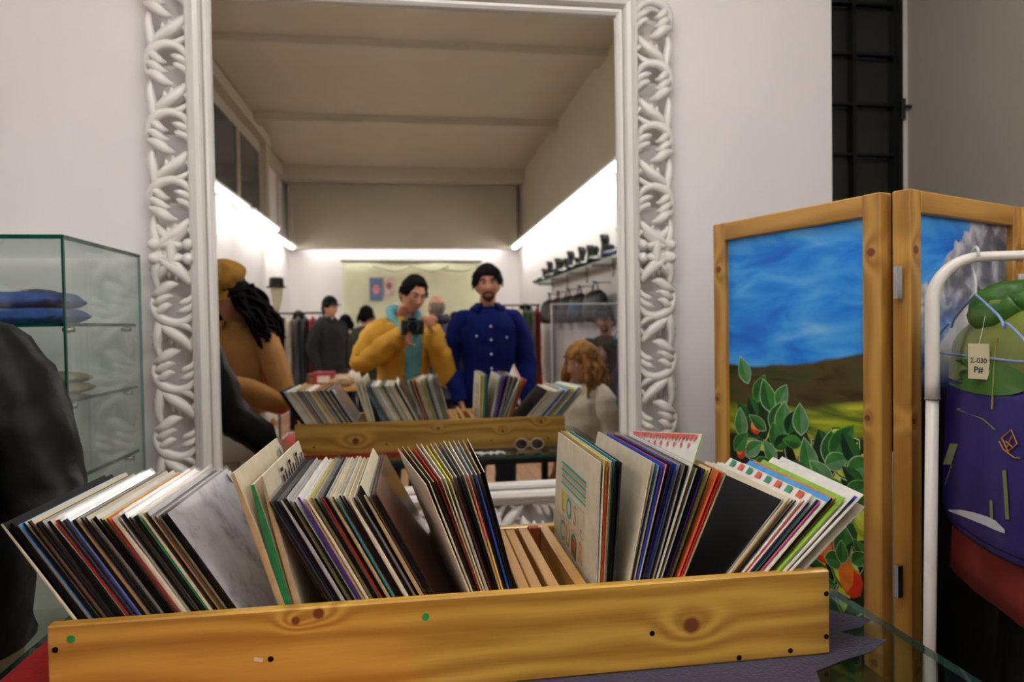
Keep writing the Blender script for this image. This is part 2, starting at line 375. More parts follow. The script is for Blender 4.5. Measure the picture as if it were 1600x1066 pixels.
def knot_mesh():
    bm = bmesh.new(); S = (0, 1, 0)
    for sx in (-1, 1):
        for sz in (-1, 1):
            tube(bm, [(sx * .048, -.002, sz * .088, .005), (sx * .026, -.008, sz * .056, .014), (-sx * .010, -.012, sz * .022, .014), (-sx * .038, -.006, sz * .018, .009)], 8, 1.1, S, sm=4)
            ball(bm, (sx * .048, -.016, sz * .021), .0185, seg=12)
    tube(bm, [(0, -.006, -.07, .005), (0, -.014, -.03, .015), (0, -.014, .03, .015), (0, -.006, .07, .005)], 8, 1., S, sm=3)
    return bm
PER = .200
def border(name, length, place, flip):
    """one carved side, built along z about its middle; mirrored below the knot"""
    bm = bmesh.new(); box(bm, .052, .082, .004, .03, -length / 2, length / 2, .003)
    o = finish(bm, name, LACQ, mir, smooth=True); o.matrix_local = place @ Matrix.Diagonal((flip, 1, 1, 1))
    copyp(KNOT, o, (0, 0, 0))
    n = round((length / 2 - .148 + .1) / PER)
    for k in range(n):
        z = .148 + k * PER
        for s in (1, -1):
            copyp(SCR[k % 2], o, (0, 0, s * z), None, (1, 1, s)); copyp(STM, o, (0, 0, s * z), None, (1, 1, s))
    return o
KNOT = finish(knot_mesh(), 'carved_knot', LACQ, None, smooth=True)
SCR = [finish(scroll_mesh(), 'carved_scroll', LACQ, None, smooth=True)] * 2
STM = finish(stem_mesh(), 'carved_leaf_stem', LACQ, None, smooth=True)
zc_ = 1.655
border('carved_border', 1.86, Matrix.Translation((-.709 - ox, .012, zc_)), 1)
border('carved_border', 1.86, Matrix.Translation((.790 - ox, .012, zc_)), -1)
border('carved_border', 1.36, Matrix.Translation((0, .012, MZ0 - .125)) @ Matrix.Rotation(PI / 2, 4, 'Y'), -1)
border('carved_border', 1.36, Matrix.Translation((0, .012, MZ1 + .125)) @ Matrix.Rotation(PI / 2, 4, 'Y'), 1)
for q in (KNOT, SCR[0], STM): bpy.data.objects.remove(q)
# ------------------------------------------------------------------ glass display case on the left
case = thing('glass_display_case', 'tall green-edged glass display case standing against the wall', 'display case', (-1.25, 1.92, 0))
CX0, CX1, CY0, CY1, CZ = -.45, .455, -.22, .225, 1.645
def pane(name, x0, x1, y0, y1, z0, z1, m, par): return boxo(name, x0, x1, y0, y1, z0, z1, m, par)
boxo('plinth', CX0, CX1, CY0, CY1, 0, .12, LACQ, case, .003)
pane('side_pane', CX1 - .006, CX1, CY0 + .007, CY1, .12, CZ - .009, GLASSD, case)
pane('side_pane', CX0, CX0 + .006, CY0 + .007, CY1, .12, CZ - .009, GLASSD, case)
pane('front_pane', CX0, CX1, CY0, CY0 + .006, .12, CZ - .009, GLASS, case)
pane('top_pane', CX0, CX1, CY0, CY1, CZ - .008, CZ, GLASS, case)
bm = bmesh.new()                              # polished edges of the panes show deep green
box(bm, CX1 - .004, CX1 + .0008, CY0 - .0008, CY0 + .0062, .12, CZ - .009)
finish(bm, 'pane_edge', GEDGE, case)
bm = bmesh.new(); box(bm, CX0, CX1 + .0008, CY0 - .0008, CY0 + .0035, CZ - .009, CZ + .0005); box(bm, CX1 - .0035, CX1 + .0008, CY0, CY1, CZ - .009, CZ + .0005)
finish(bm, 'top_edge', GEDGE, case)
bm = bmesh.new(); box(bm, CX1 - .006, CX1 + .0005, CY1 - .004, CY1 + .001, .12, CZ - .01); finish(bm, 'rear_edge', mat('pale_green_edge', (120, 150, 142), .2, var=.1), case)
CLIP = None
for z in (1.443, 1.262, 1.075, .87, .62, .38):
    pane('shelf', CX0 + .012, CX1 - .012, CY0 + .014, CY1 - .012, z - .008, z, GLASS, case)
    bm = bmesh.new(); box(bm, CX0 + .012, CX1 - .0115, CY0 + .0135, CY0 + .0165, z - .0082, z + .0004); box(bm, CX1 - .015, CX1 - .0115, CY0 + .0135, CY1 - .012, z - .0082, z + .0004)
    finish(bm, 'shelf_edge', GEDGE, case)
    for y in (CY0 + .05, CY1 - .07):
        if CLIP is None:
            bm = bmesh.new(); cyl(bm, (-.022, 0, 0), (1, 0, 0), .006, .022, 12); cyl(bm, (-.012, 0, 0), (1, 0, 0), .008, .005, 12); cyl(bm, (.0, 0, 0), (1, 0, 0), .007, .002, 12)
            CLIP = finish(bm, 'shelf_clip', CHROME, case, smooth=True, loc=(CX1 - .006, y, z - .016))
        else: copyp(CLIP, case, (CX1 - .006, y, z - .016))
def folded(name, label, cat, loc, w_, d_, layers, th, m, rz=0, seed=0):
    """a folded garment: soft layers with rounded folded edges"""
    t = thing(name, label, cat, loc, rz)
    for k in range(layers):
        bm = bmesh.new(); nx, ny = 22, 12; top, bot = [], []
        z0 = k * th
        for i in range(nx + 1):
            u = math.sin((i / nx - .5) * PI); rt, rb = [], []
            for j in range(ny + 1):
                v = math.sin((j / ny - .5) * PI); e = max(0, (1 - abs(u) ** 12) * (1 - abs(v) ** 12)) ** .5
                wv = .006 * noise.noise(Vector((u * 1.8 + seed, v * 1.8, .3))) * k + (.0025 * noise.noise(Vector((u * 5 + seed, v * 5, k))) if k else 0)
                x = u * w_ * (1 - .05 * (k % 2)) + .012 * noise.noise(Vector((v * 3, k, seed))); y = v * d_ + .01 * noise.noise(Vector((u * 3, k + 9, seed)))
                zm = z0 + th * .5 + wv
                rt.append(bm.verts.new((x, y, zm + th * .52 * e))); rb.append(bm.verts.new((x, y, max(.0005 + z0 * .5, zm - th * .5 * e))))
            top.append(rt); bot.append(rb)
        for i in range(nx):
            for j in range(ny):
                bm.faces.new((top[i][j], top[i + 1][j], top[i + 1][j + 1], top[i][j + 1])); bm.faces.new((bot[i][j], bot[i][j + 1], bot[i + 1][j + 1], bot[i + 1][j]))
        for i in range(nx):
            bm.faces.new((top[i][0], bot[i][0], bot[i + 1][0], top[i + 1][0])); bm.faces.new((top[i][ny], top[i + 1][ny], bot[i + 1][ny], bot[i][ny]))
        for j in range(ny):
            bm.faces.new((top[0][j], top[0][j + 1], bot[0][j + 1], bot[0][j])); bm.faces.new((top[nx][j], bot[nx][j], bot[nx][j + 1], top[nx][j + 1]))
        finish(bm, 'fabric_layer', m, t, smooth=True)
    return t
DENIM = mat('blue_denim', (50, 82, 150), .85, var=.35, scale=30, bump=.25, bscale=160)
BEIGE = mat('beige_cotton', (146, 128, 92), .9, var=.25, scale=25, bump=.3, bscale=120)
OLIVEC = mat('dull_olive_cotton', (132, 116, 72), .9, var=.25, scale=18, bump=.3, bscale=90)
STITCH = mat('tan_stitching', (150, 120, 90), .8)
jn = folded('folded_jeans', 'folded blue denim jeans on the top shelf of the glass case', 'jeans', (-1.06, 1.87, 1.4435), .20, .13, 2, .040, DENIM, .1, 1)
bm = bmesh.new(); tube(bm, [(.13, -.12, .079, .0012), (.142, -.04, .085, .0012), (.138, .06, .081, .0012)], 5, sm=4); tube(bm, [(.146, -.12, .078, .0012), (.158, -.04, .083, .0012), (.153, .06, .079, .0012)], 5, sm=4)
finish(bm, 'stitching', STITCH, jn)
bm = bmesh.new(); box(bm, -.02, .05, -.1355, -.131, .042, .056); finish(bm, 'red_tab', mat('red_tab', (150, 46, 60), .8), jn)
folded('folded_trousers', 'folded beige cotton trousers on the middle shelf of the glass case', 'trousers', (-.985, 1.85, 1.2625), .13, .12, 2, .028, BEIGE, -.15, 4)
folded('folded_blanket', 'folded dull olive fabric low in the glass case', 'fabric', (-.965, 1.88, .8705), .15, .13, 3, .03, OLIVEC, .1, 8)
# ------------------------------------------------------------------ glass table
TZ = .882
TX0, TX1, TY0, TY1 = -.66, .822, .62, 1.52
tab = thing('glass_table', 'glass-topped table with dark metal legs under the record crate', 'table', (.08, 1.07, 0))
boxo('table_top', TX0 - .08, TX1 - .08, TY0 - 1.07, TY1 - 1.07, TZ - .012, TZ, TABLEG, tab)
bm = bmesh.new()
for a in ((TX0 - .0006, TX1 + .0006, TY1 - .002, TY1 + .0006), (TX0 - .0006, TX1 + .0006, TY0 - .0006, TY0 + .002), (TX0 - .0006, TX0 + .002, TY0, TY1), (TX1 - .002, TX1 + .0006, TY0, TY1)):
    box(bm, a[0] - .08, a[1] - .08, a[2] - 1.07, a[3] - 1.07, TZ - .0125, TZ - .0004)
finish(bm, 'table_edge', GEDGE, tab)
for sx in (-.6, .6):
    for sy in (-.36, .36):
        bm = bmesh.new(); rings_loft(bm, [(0, sx, sy, .03, .03), (.02, sx, sy, .032, .032), (.05, sx, sy, .02, .02), (.78, sx, sy, .019, .019), (.80, sx, sy, .032, .032), (.835, sx, sy, .034, .034)], 14)
        finish(bm, 'leg', BLACKM, tab, smooth=False)
bm = bmesh.new()
for sy in (-.36, .36): box(bm, -.64, .64, sy - .03, sy + .03, TZ - .048, TZ - .0125, .002)
for sx in (-.6, .6): box(bm, sx - .025, sx + .025, -.36, .36, TZ - .046, TZ - .0127, .002)
finish(bm, 'frame', BLACKM, tab)
RED = mat('red_cotton', (176, 26, 20), .8, var=.15, scale=30, bump=.2, bscale=150)
PURP = mat('purple_felt', (30, 16, 54), .95, var=.2, scale=40, bump=.2, bscale=200, sheen=.3)
def sheet(name, label, cat, outline, z, m, th=.0015):
    bm = bmesh.new(); cx = sum(p[0] for p in outline) / len(outline); cy = sum(p[1] for p in outline) / len(outline)
    b0 = [bm.verts.new((x - cx, y - cy, 0)) for x, y in outline]; t0 = [bm.verts.new((x - cx, y - cy, th)) for x, y in outline]
    bm.faces.new(b0[::-1]); bm.faces.new(t0)
    n = len(outline)
    for k in range(n): bm.faces.new((b0[k], b0[(k + 1) % n], t0[(k + 1) % n], t0[k]))
    return tag(finish(bm, name, m, loc=(cx, cy, z)), label, cat)
sheet('red_cloth', 'bright red cloth spread on the glass table under the left of the crate', 'cloth', [(-.645, .70), (-.02, .66), (.0, 1.0), (.12, 1.05), (.1, 1.40), (-.2, 1.435), (-.3, 1.41), (-.55, 1.44), (-.645, 1.42)], TZ + .0003, RED)
lf = [(.30, .70), (.52, .78), (.60, .96), (.665, .985), (.72, 1.0), (.775, 1.035), (.73, 1.055), (.715, 1.075), (.76, 1.085), (.80, 1.11), (.765, 1.145), (.735, 1.18), (.70, 1.22), (.73, 1.34), (.60, 1.42), (.30, 1.40), (.15, 1.3), (.14, .9)]
sheet('purple_felt', 'purple felt cut in pointed leaf shapes on the table under the crate', 'cloth', lf, TZ + .0003, PURP)
# ------------------------------------------------------------------ record crate
KX0, KX1, KY0, KY1, KZ = -.505, .652, 1.004, 1.358, 1.020
kx, ky = (KX0 + KX1) / 2, (KY0 + KY1) / 2
crate = thing('record_crate', 'long pine crate full of records on the glass table', 'crate', (kx, ky, TZ + .002))
H = KZ - TZ - .002; W2, D2 = (KX1 - KX0) / 2, (KY1 - KY0) / 2
fb = boxo('front_board', -W2, W2, -D2, -D2 + .018, 0, H, PINE_F, crate, .0025)
bb = boxo('back_board', -W2, W2, D2 - .018, D2, 0, H - .002, PINE_B, crate, .0025)
for s in (-1, 1): boxo('end_board', (W2 - .0185 if s > 0 else -W2 + .0005), (W2 - .0005 if s > 0 else -W2 + .0185), -D2 + .0182, D2 - .0182, 0, H - .012, PINE_S, crate, .002)
boxo('bottom_board', -W2 + .019, W2 - .019, -D2 + .0182, D2 - .0182, .002, .006, PLY, crate)
for x0, z1 in ((.150, H - .004), (.1705, H - .006), (.197, H - .004), (.2395, H - .003), (-.115, H - .010), (.098, H - .010)):
    boxo('divider_slat', x0 - kx, x0 - kx + .0185, -D2 + .0185, D2 - .0185, (H - .055 if x0 > .14 else .007), z1, PINE_S, crate, .0015)
boxo('divider_slat', -.155 - kx, -.137 - kx, -D2 + .0185, -.02, .007, .06, PINE_S, crate, .0015)
boxo('spacer_block', .2165 - kx, .2385 - kx, D2 - .036, D2 - .0185, .02, H - .0005, REDWOOD, crate, .001)
boxo('spacer_block', .2165 - kx, .2385 - kx, -D2 + .0185, -D2 + .036, .02, H - .008, PINE_S, crate, .001)
def disc(name, x, z, r, m, par, y=-D2 - .0006, th=.0012, front=True):
    bm = bmesh.new(); cyl(bm, (0, 0, 0), (0, 1, 0), r, th, 14); return finish(bm, name, m, par, loc=(x, y, z))
fwd = lambda px, py: on_plane(px, py, Vector((0, KY0, 0)), Vector((0, 1, 0)))
for px_, py_ in ((1291, 928), (1291, 995), (1155, 1028), (1235, 1017), (1019, 990), (86, 1016), (423, 1030)):
    p = fwd(px_, py_); disc('screw', p.x - kx - fb.location.x, p.z - crate.location.z - fb.location.z, .0042, SCREW, fb, y=-.0096)
DOT = mat('green_sticker', (26, 150, 74), .5, var=.05)
for px_, py_ in ((111, 999), (665, 964)):
    p = fwd(px_, py_); disc('sticker_dot', p.x - kx, p.z - crate.location.z - fb.location.z, .0055, DOT, fb, y=-.0095, th=.0006)
p = fwd(404, 1031); bm = bmesh.new(); box(bm, -.006, .006, 0, .0008, -.0025, .0025); finish(bm, 'paint_chip', mat('pale_chip', (225, 205, 180), .7), fb, loc=(p.x - kx, -.0097, p.z - crate.location.z - fb.location.z), rot=(0, .2, 0))
for x in (-.5, -.2, .25, .5): disc('screw', x, -.03, .004, SCREW, bb, y=.0085)
# ------------------------------------------------------------------ records
PAL = dict(black=(8, 8, 9), char=(22, 20, 20), dkgrey=(48, 45, 42), grey=(120, 116, 110), lgrey=(176, 174, 170), white=(226, 222, 214), cream=(214, 202, 174), tan=(176, 148, 104),
           brown=(88, 60, 38), red=(184, 30, 26), coral=(222, 92, 70), dkred=(98, 22, 24), orange=(210, 116, 40), yellow=(214, 204, 60), lime=(140, 182, 56), green=(28, 116, 64), teal=(40, 120, 124),
           sky=(70, 150, 210), blue=(32, 66, 168), navy=(20, 26, 62), purple=(62, 36, 120), pink=(206, 70, 120), olive=(104, 96, 56))
def rmat(k, gloss=False):
    return mat('card_' + k + ('_gloss' if gloss else ''), PAL[k], .22 if gloss else .55, var=.22 if k not in ('white', 'cream', 'black') else .1, scale=26, spec=.15 if k in ('black', 'char', 'dkgrey', 'navy') else .4, coat=.4 if gloss else 0.)
PLASTIC = glassmat('clear_polythene', (.97, .97, .97, 1), 1., .12)
FL = TZ + .002 + .0065
YN = KY0 + .0195
RNAMES = {'black': 'black', 'char': 'charcoal', 'dkgrey': 'dark grey', 'grey': 'grey', 'lgrey': 'pale grey', 'dkred': 'dark red', 'sky': 'sky blue', 'navy': 'navy', 'lime': 'lime green'}
ORD = ['', 'second ', 'third ', 'fourth ', 'fifth ', 'sixth ', 'seventh ', 'eighth ', 'ninth ', 'tenth ', 'eleventh ', 'twelfth ']
def record(x, lean, spec, label, group, up=0., dy=0., S=.315, rz=0.):
    """one sleeve: spec = (near edge colour, top edge colour, left face, right face, thickness, plastic)"""
    e, tp, lfc, rfc, th, pl = spec
    bm = bmesh.new(); h = th / 2
    S2 = S + random.uniform(-.002, .002)
    nv = 4; cols_ = []
    bow = random.uniform(-.0012, .0012)
    prof = [(-h, 0), (h, 0)]
    rows = []
    for i in range(nv + 1):
        z = S2 * i / nv; bx = bow * math.sin(PI * i / nv)
        k = .35 if i in (0, nv) else 1.
        rows.append([bm.verts.new(c) for c in ((bx - h * k, .0015, z), (bx - h * .45, 0, z), (bx + h * .45, 0, z), (bx + h * k, .0015, z), (bx + h * k, S, z), (bx - h * k, S, z))])
    for i, (a, b_) in enumerate(zip(rows, rows[1:])):
        for k, mi in ((0, 0), (1, 0), (2, 0), (3, 3), (4, 1), (5, 2)):
            bm.faces.new((a[k], a[(k + 1) % 6], b_[(k + 1) % 6], b_[k])).material_index = mi
    bm.faces.new(rows[0][::-1]).material_index = 0; bm.faces.new(rows[-1]).material_index = 1
    z0 = FL + h * abs(math.sin(lean)) + .0004 + up
    o = finish(bm, 'record_sleeve', [rmat(e), rmat(tp), rmat(lfc, pl), rmat(rfc, pl)], loc=(x, YN + dy, z0), rot=(0, lean, rz))
    tag(o, label, 'record', group)
    if pl:
        bm = bmesh.new(); k = h + .0007
        n_ = 6; L_ = []
        for i in range(n_ + 1):
            z = .002 + (S2 + .004) * i / n_
            L_.append([bm.verts.new((q + .0006 * noise.noise(Vector((x * 99, z * 40, q * 900))), yy, z)) for q, yy in ((-k, .0), (k, .0), (k, S + .002), (-k, S + .002))])
        for a, b_ in zip(L_, L_[1:]):
            for q in range(4): bm.faces.new((a[q], a[(q + 1) % 4], b_[(q + 1) % 4], b_[q]))
        finish(bm, 'plastic_cover', PLASTIC, o)
    return o
def row(specs, x0, x1, l0, l1, where, group, ups=None, dys=None, yaw=(0, 0)):
    tot = sum(s[4] for s in specs) or 1; acc = 0; out = []; seen = {}
    for i, s in enumerate(specs):
        t = (acc + s[4] / 2) / tot; acc += s[4]
        lean = math.radians(l0 + (l1 - l0) * t)
        nm = RNAMES.get(s[0], s[0]); tn = RNAMES.get(s[1], s[1])
        key = (nm, tn); seen[key] = seen.get(key, 0) + 1
        n = i + 1
        suf = 'th' if 10 <= n % 100 <= 20 else {1: 'st', 2: 'nd', 3: 'rd'}.get(n % 10, 'th')
        lab = f'{nm}-edged record sleeve, {n}{suf} from the left in {where}'
        cosn = math.cos((math.radians((l0 + l1) / 2)))
        th = (x1 - x0) * cosn * s[4] / tot * .93
        out.append(record(x0 + (x1 - x0) * t, lean, (s[0], s[1], s[2], s[3], th, s[5]), lab, group, (ups or {}).get(i, random.uniform(0, .003)), (dys or {}).get(i, random.uniform(0, .005)), rz=math.radians(yaw[0] + (yaw[1] - yaw[0]) * t)))
    return out
def mk(txt):
    """'edge/top/face*thickness+' -> spec; + = polythene cover"""
    out = []
    for q in txt.split():
        pl = q.endswith('+'); q = q.rstrip('+'); th = 1.
        if '*' in q: q, t_ = q.split('*'); th = float(t_)
        p_ = q.split('/'); e = p_[0]; tp = p_[1] if len(p_) > 1 else e; fc = p_[2] if len(p_) > 2 else (tp if len(p_) > 1 else e)
        out.append((e, tp, fc, fc, th, pl))
    return out
A = mk('cream/char/black black/black*2.2 grey/white/sky*.9 black/white*1.2 char/cream brown/cream black/cream/dkgrey dkgrey/lgrey black/cream/cream*2.2 red/red*.8 navy/lgrey*.8+ dkgrey/grey+ blue/lgrey*.8+ black/char tan/cream*1.1 black/grey char/cream grey/black*.9 black/white black/cream black/yellow*.8 dkred/coral/coral*.9 cream/cream*1.6 lgrey/dkgrey*.8 black/lgrey*1.6+ dkgrey/grey+ black/char green/cream*.8 cream/tan char/dkgrey+ tan/grey brown/lgrey*.9 olive/dkgrey*.8 black/char*.8 black/lgrey/lgrey*1.1+')
ra = row(A, -.399, -.184, -33, -32, 'the leftmost leaning row', 'records in the leftmost row')
A2 = mk('tan/cream/cream*1.0 green/cream/cream*1.2 tan/cream/cream*.8')
ra2 = row(A2, -.170, -.138, -18, -16, 'the small upright bunch', 'records in the small upright bunch', ups={0: .004, 1: .0, 2: -.0})
B = mk('char/sky/lgrey*.9+ char/lgrey/grey+ navy/dkgrey+ black/grey lgrey/grey/black*1.3+ black/lgrey olive/lgrey black/white purple/white*1.6 tan/white cream/cream olive/yellow black/lgrey*1.2+ brown/grey red/dkgrey*.7 black/lgrey tan/cream char/cream*.8 teal/cream*.7 black/lgrey*1.2 black/cream cream/cream*1.5 black/cream grey/dkgrey*.9 black/cream*1.1 tan/cream*1.2 brown/lgrey+ char/grey*.9+ char/brown/dkred*.9+')
rb = row(B, -.070, .086, -28.5, -27.5, 'the second large row', 'records in the second row', ups={24: .016})
Cc = mk('cream/cream/cream*.9 cream/tan/dkgrey char/tan*1.1 dkred/red*.9 tan/cream cream/white lgrey/yellow*1.2 dkred/cream*.7 black/lgrey*1.1 black/grey*.9 tan/cream coral/white/white*1.1 black/lgrey blue/lgrey*.9 black/tan*1.1 black/cream/black')
rc = row(Cc, .119, .177, -20.5, -13.5, 'the row against the bare wooden dividers', 'records in the third row', dys={0: .0}, yaw=(9, 0))
Dd = mk('lgrey/cream/cream*.8 cream/tan*.7 red/yellow*.7 olive/cream*.7 black/teal*1.6 dkgrey/dkgrey*.7 cream/cream/cream*1.0 black/cream*.7 tan/sky*1.0 blue/blue*.9 lgrey/pink*.8 navy/black*1.5+ blue/blue+ black/lgrey lgrey/grey+ black/char cream/white/white*1.1 lgrey/olive black/black char/purple*.8 olive/yellow*.8 black/cream lime/white/white*.8 coral/orange*.9 red/red*.8 tan/brown/tan*.9')
rd = row(Dd[:6], .266, .292, 2.5, 5, 'the upright bunch right of the dividers', 'records in the upright bunch') + row(Dd[6:], .298, .362, 11.5, 24, 'the fanned row right of the dividers', 'records in the fanned row', ups={0: .004, 10: .008, 16: .045})
Ee = mk('black/black/black*.8 lgrey/cream/cream*.8 tan/cream brown/cream*.8 black/cream white/white*.8 red/white*.7 navy/purple cream/white/white*1.0 green/white*.7 pink/purple*.8 cream/white*1.1 black/sky*1.6 brown/orange*.7 tan/cream*.8 lime/lime*1.1 olive/green*.7 white/white*1.2 lgrey/blue*.7 white/white*1.0 lgrey/cream*.9')
re_ = row(Ee, .374, .497, 41, 44, 'the rightmost leaning row', 'records in the rightmost row', ups={0: 0, 8: .012, 9: .006, 10: .004, 12: .008, 13: .010, 15: .014, 17: .018, 18: .016, 19: .02}, yaw=(1.5, -8))
def decal(parent, name, quads, cols_, side, th):
    """flat print on a sleeve face: quads in (u from near edge, v from bottom)"""
    bm = bmesh.new()
    for (pts, ci) in quads:
        f = bm.faces.new([bm.verts.new((side * (th / 2 + .0012 + .00004 * ci), u, v)) for u, v in pts]); f.material_index = ci
    return finish(bm, name, cols_, parent)
def rq(u0, u1, v0, v1): return [(u0, v0), (u1, v0), (u1, v1), (u0, v1)]
# printed cover with stripes and lettered squares on the first sleeve of the fanned row
los = ra and rd[0]; los['label'] = 'cream record sleeve printed with coloured letter squares beside the wooden dividers'
th0 = .0028
ink = [mat('ink_' + k, c, .5, var=.08) for k, c in (('teal', (58, 168, 168)), ('tan', (196, 150, 84)), ('yellow', (222, 208, 96)), ('red', (214, 82, 48)), ('orange', (222, 150, 90)), ('green', (40, 140, 90)))]
Q = []; U0_, cw = .262, .047
for k in range(4): Q.append((rq(U0_ - 4 * cw, U0_, .262 - k * .0125, .267 - k * .0125), 0))
for k in range(3): Q.append((rq(U0_ - 4 * cw, U0_ - .006, .2565 - k * .0125, .2605 - k * .0125), 1))
def cell(c, r_, fill=None, line=4):
    u1 = U0_ - c * cw; u0 = u1 - cw + .004; v1 = .214 - r_ * .052; v0 = v1 - .047
    if fill is not None: Q.append((rq(u0, u1, v0, v1), fill))
    t_ = .0016
    for z in (rq(u0, u1, v0, v0 + t_), rq(u0, u1, v1 - t_, v1), rq(u0, u0 + t_, v0, v1), rq(u1 - t_, u1, v0, v1)): Q.append((z, line))
for r_ in range(4):
    for c in range(4): cell(c, r_, {(0, 0): 2, (2, 1): 3, (3, 2): 2, (1, 3): 5}.get((c, r_)), 4 if (c + r_) % 2 else 0)
decal(los, 'cover_print', Q, ink, -1, th0)
for r_, s_ in enumerate(('LOS.', 'CUQR')):
    for c, ch in enumerate(s_):
        me = text_geo(ch, .05); me.materials.append(ink[{'L': 1, 'O': 0, 'S': 1, '.': 0, 'C': 0, 'U': 1, 'Q': 5, 'R': 4}[ch]])
        o = bpy.data.objects.new('cover_letter', me); C.objects.link(o); o.parent = los
        o.matrix_local = Matrix.Translation((-th0 / 2 - .0018, U0_ - (c + .5) * cw, .19 - r_ * .052)) @ Matrix(((0, 0, -1, 0), (-1, 0, 0, 0), (0, 1, 0, 0), (0, 0, 0, 1)))
# pale sleeve with red zigzag border, marbled grey sleeve, air-mail stripes
Zq = []
for k in range(20):
    u = .012 + k * .0146; Zq.append(([(u, .309), (u + .0146, .309), (u + .0073, .297)], 0)); 
    if k % 2: Zq.append(([(u + .003, .293), (u + .0073, .297), (u + .0116, .293), (u + .0073, .285)], 0))
Zq.append((rq(.008, .31, .309, .311), 0))
decal(rd[22], 'zigzag_print', Zq, [mat('ink_coral', (214, 84, 66), .5)], -1, .0034)
rd[22].rotation_euler.x = math.radians(-8); rd[22].location.z += .012; rd[22]['label'] = 'white record sleeve with a red zigzag border standing highest in the fanned row'
mb = bpy.data.materials.new('marbled_cover'); mb.use_nodes = True; nt = mb.node_tree; b = nt.nodes['Principled BSDF']
tc = N(nt, 'ShaderNodeTexCoord'); n1 = N(nt, 'ShaderNodeTexNoise'); n1.inputs['Scale'].default_value = 16; n1.inputs['Detail'].default_value = 9; n1.inputs['Roughness'].default_value = .65
nt.links.new(tc.outputs['Object'], n1.inputs['Vector'])
rp = N(nt, 'ShaderNodeValToRGB'); nt.links.new(n1.outputs[0], rp.inputs[0]); els = rp.color_ramp.elements
els[0].position = .30; els[0].color = srgb(90, 88, 98); els[1].position = .46; els[1].color = srgb(176, 174, 182); e3 = els.new(.62); e3.color = srgb(196, 194, 200)
nt.links.new(rp.outputs[0], b.inputs['Base Color']); b.inputs['Roughness'].default_value = .3; b.inputs['Coat Weight'].default_value = .6; b.inputs['Coat Roughness'].default_value = .12
ra[-1].data.materials[3] = mb; ra[-1]['label'] = 'marbled pale grey record sleeve in glossy plastic ending the leftmost row'
decal(ra[-1], 'sticker', [(rq(.285, .31, .288, .308), 0), (rq(.289, .306, .29, .3), 1)], [rmat('white'), rmat('lgrey')], 1, .0078)
decal(ra2[0], 'barcode_sticker', [(rq(.262, .266, .27, .30), 0), (rq(.269, .272, .27, .30), 0), (rq(.275, .279, .27, .30), 0), (rq(.282, .284, .27, .30), 0), (rq(.29, .304, .287, .303), 1)], [rmat('grey'), rmat('lgrey')], 1, .0105)
for q_, x_, l_ in zip(ra2, (-.168, -.158, -.1495), (-17.5, -14.5, -13.5)): q_.location.z += {-.168: .016, -.1495: .008}.get(x_, 0); q_.location.x = x_; q_.rotation_euler.y = math.radians(l_)
Tq = []
for k in range(9):
    u = .10 + k * .022; hgt = (.012, .018, .01, .022, .014, .009, .02, .012, .016)[k]; Tq.append((rq(u, u + (.009 if k % 2 else .012), .282, .282 + hgt), 0))
    if k % 3 == 0: Tq.append((rq(u - .004, u + .016, .300, .306), 0))
Tq.append((rq(.02, .3, .270, .2735), 1))
decal(ra2[2], 'typewriter_print', Tq, [rmat('char'), rmat('coral')], 1, .009)
ra2[2]['label'] = 'cream record sleeve with black typewriter-like marks in the small upright bunch'
ra2[1]['label'] = 'cream record sleeve with a bright green edge in the small upright bunch'
St = []
for k in range(8): St.append(([(.012 + k * .037, .283), (.030 + k * .037, .283), (.034 + k * .037, .313), (.016 + k * .037, .313)], k % 2))
St.append((rq(.17, .31, .258, .280), 2))
decal(re_[8], 'striped_border', St, [mat('ink_red', (206, 62, 44), .5), mat('ink_green', (40, 132, 84), .5), mat('ink_violet', (112, 78, 140), .5)], -1, .0055)
re_[8]['label'] = 'white record sleeve with red and green air-mail stripes in the rightmost row'
re_[0]['label'] = 'plain black record sleeve facing left at the front of the rightmost row'
Bq = [(rq(.16 , .30, .236 + k * .009, .2385 + k * .009), 0) for k in range(7)]
decal(re_[0], 'faint_print', Bq, [mat('ink_faint', (30, 29, 29), .6)], -1, .005)
decal(re_[18], 'blue_band', [(rq(.05, .29, .292, .303), 0)], [rmat('blue')], -1, .004)

rd[6]['label'] = 'plain cream white record sleeve leaning in the fanned row'
rd[16]['label'] = 'tall plain white record sleeve midway along the fanned row'
# spine colour blocks on the coral sleeve
bm = bmesh.new(); box(bm, -.0011, .0011, -.0006, 0, .13, .21, mi=0); box(bm, -.0011, .0011, -.0006, 0, .115, .13, mi=1); finish(bm, 'spine_blocks', [rmat('yellow'), rmat('teal')], rc[11])
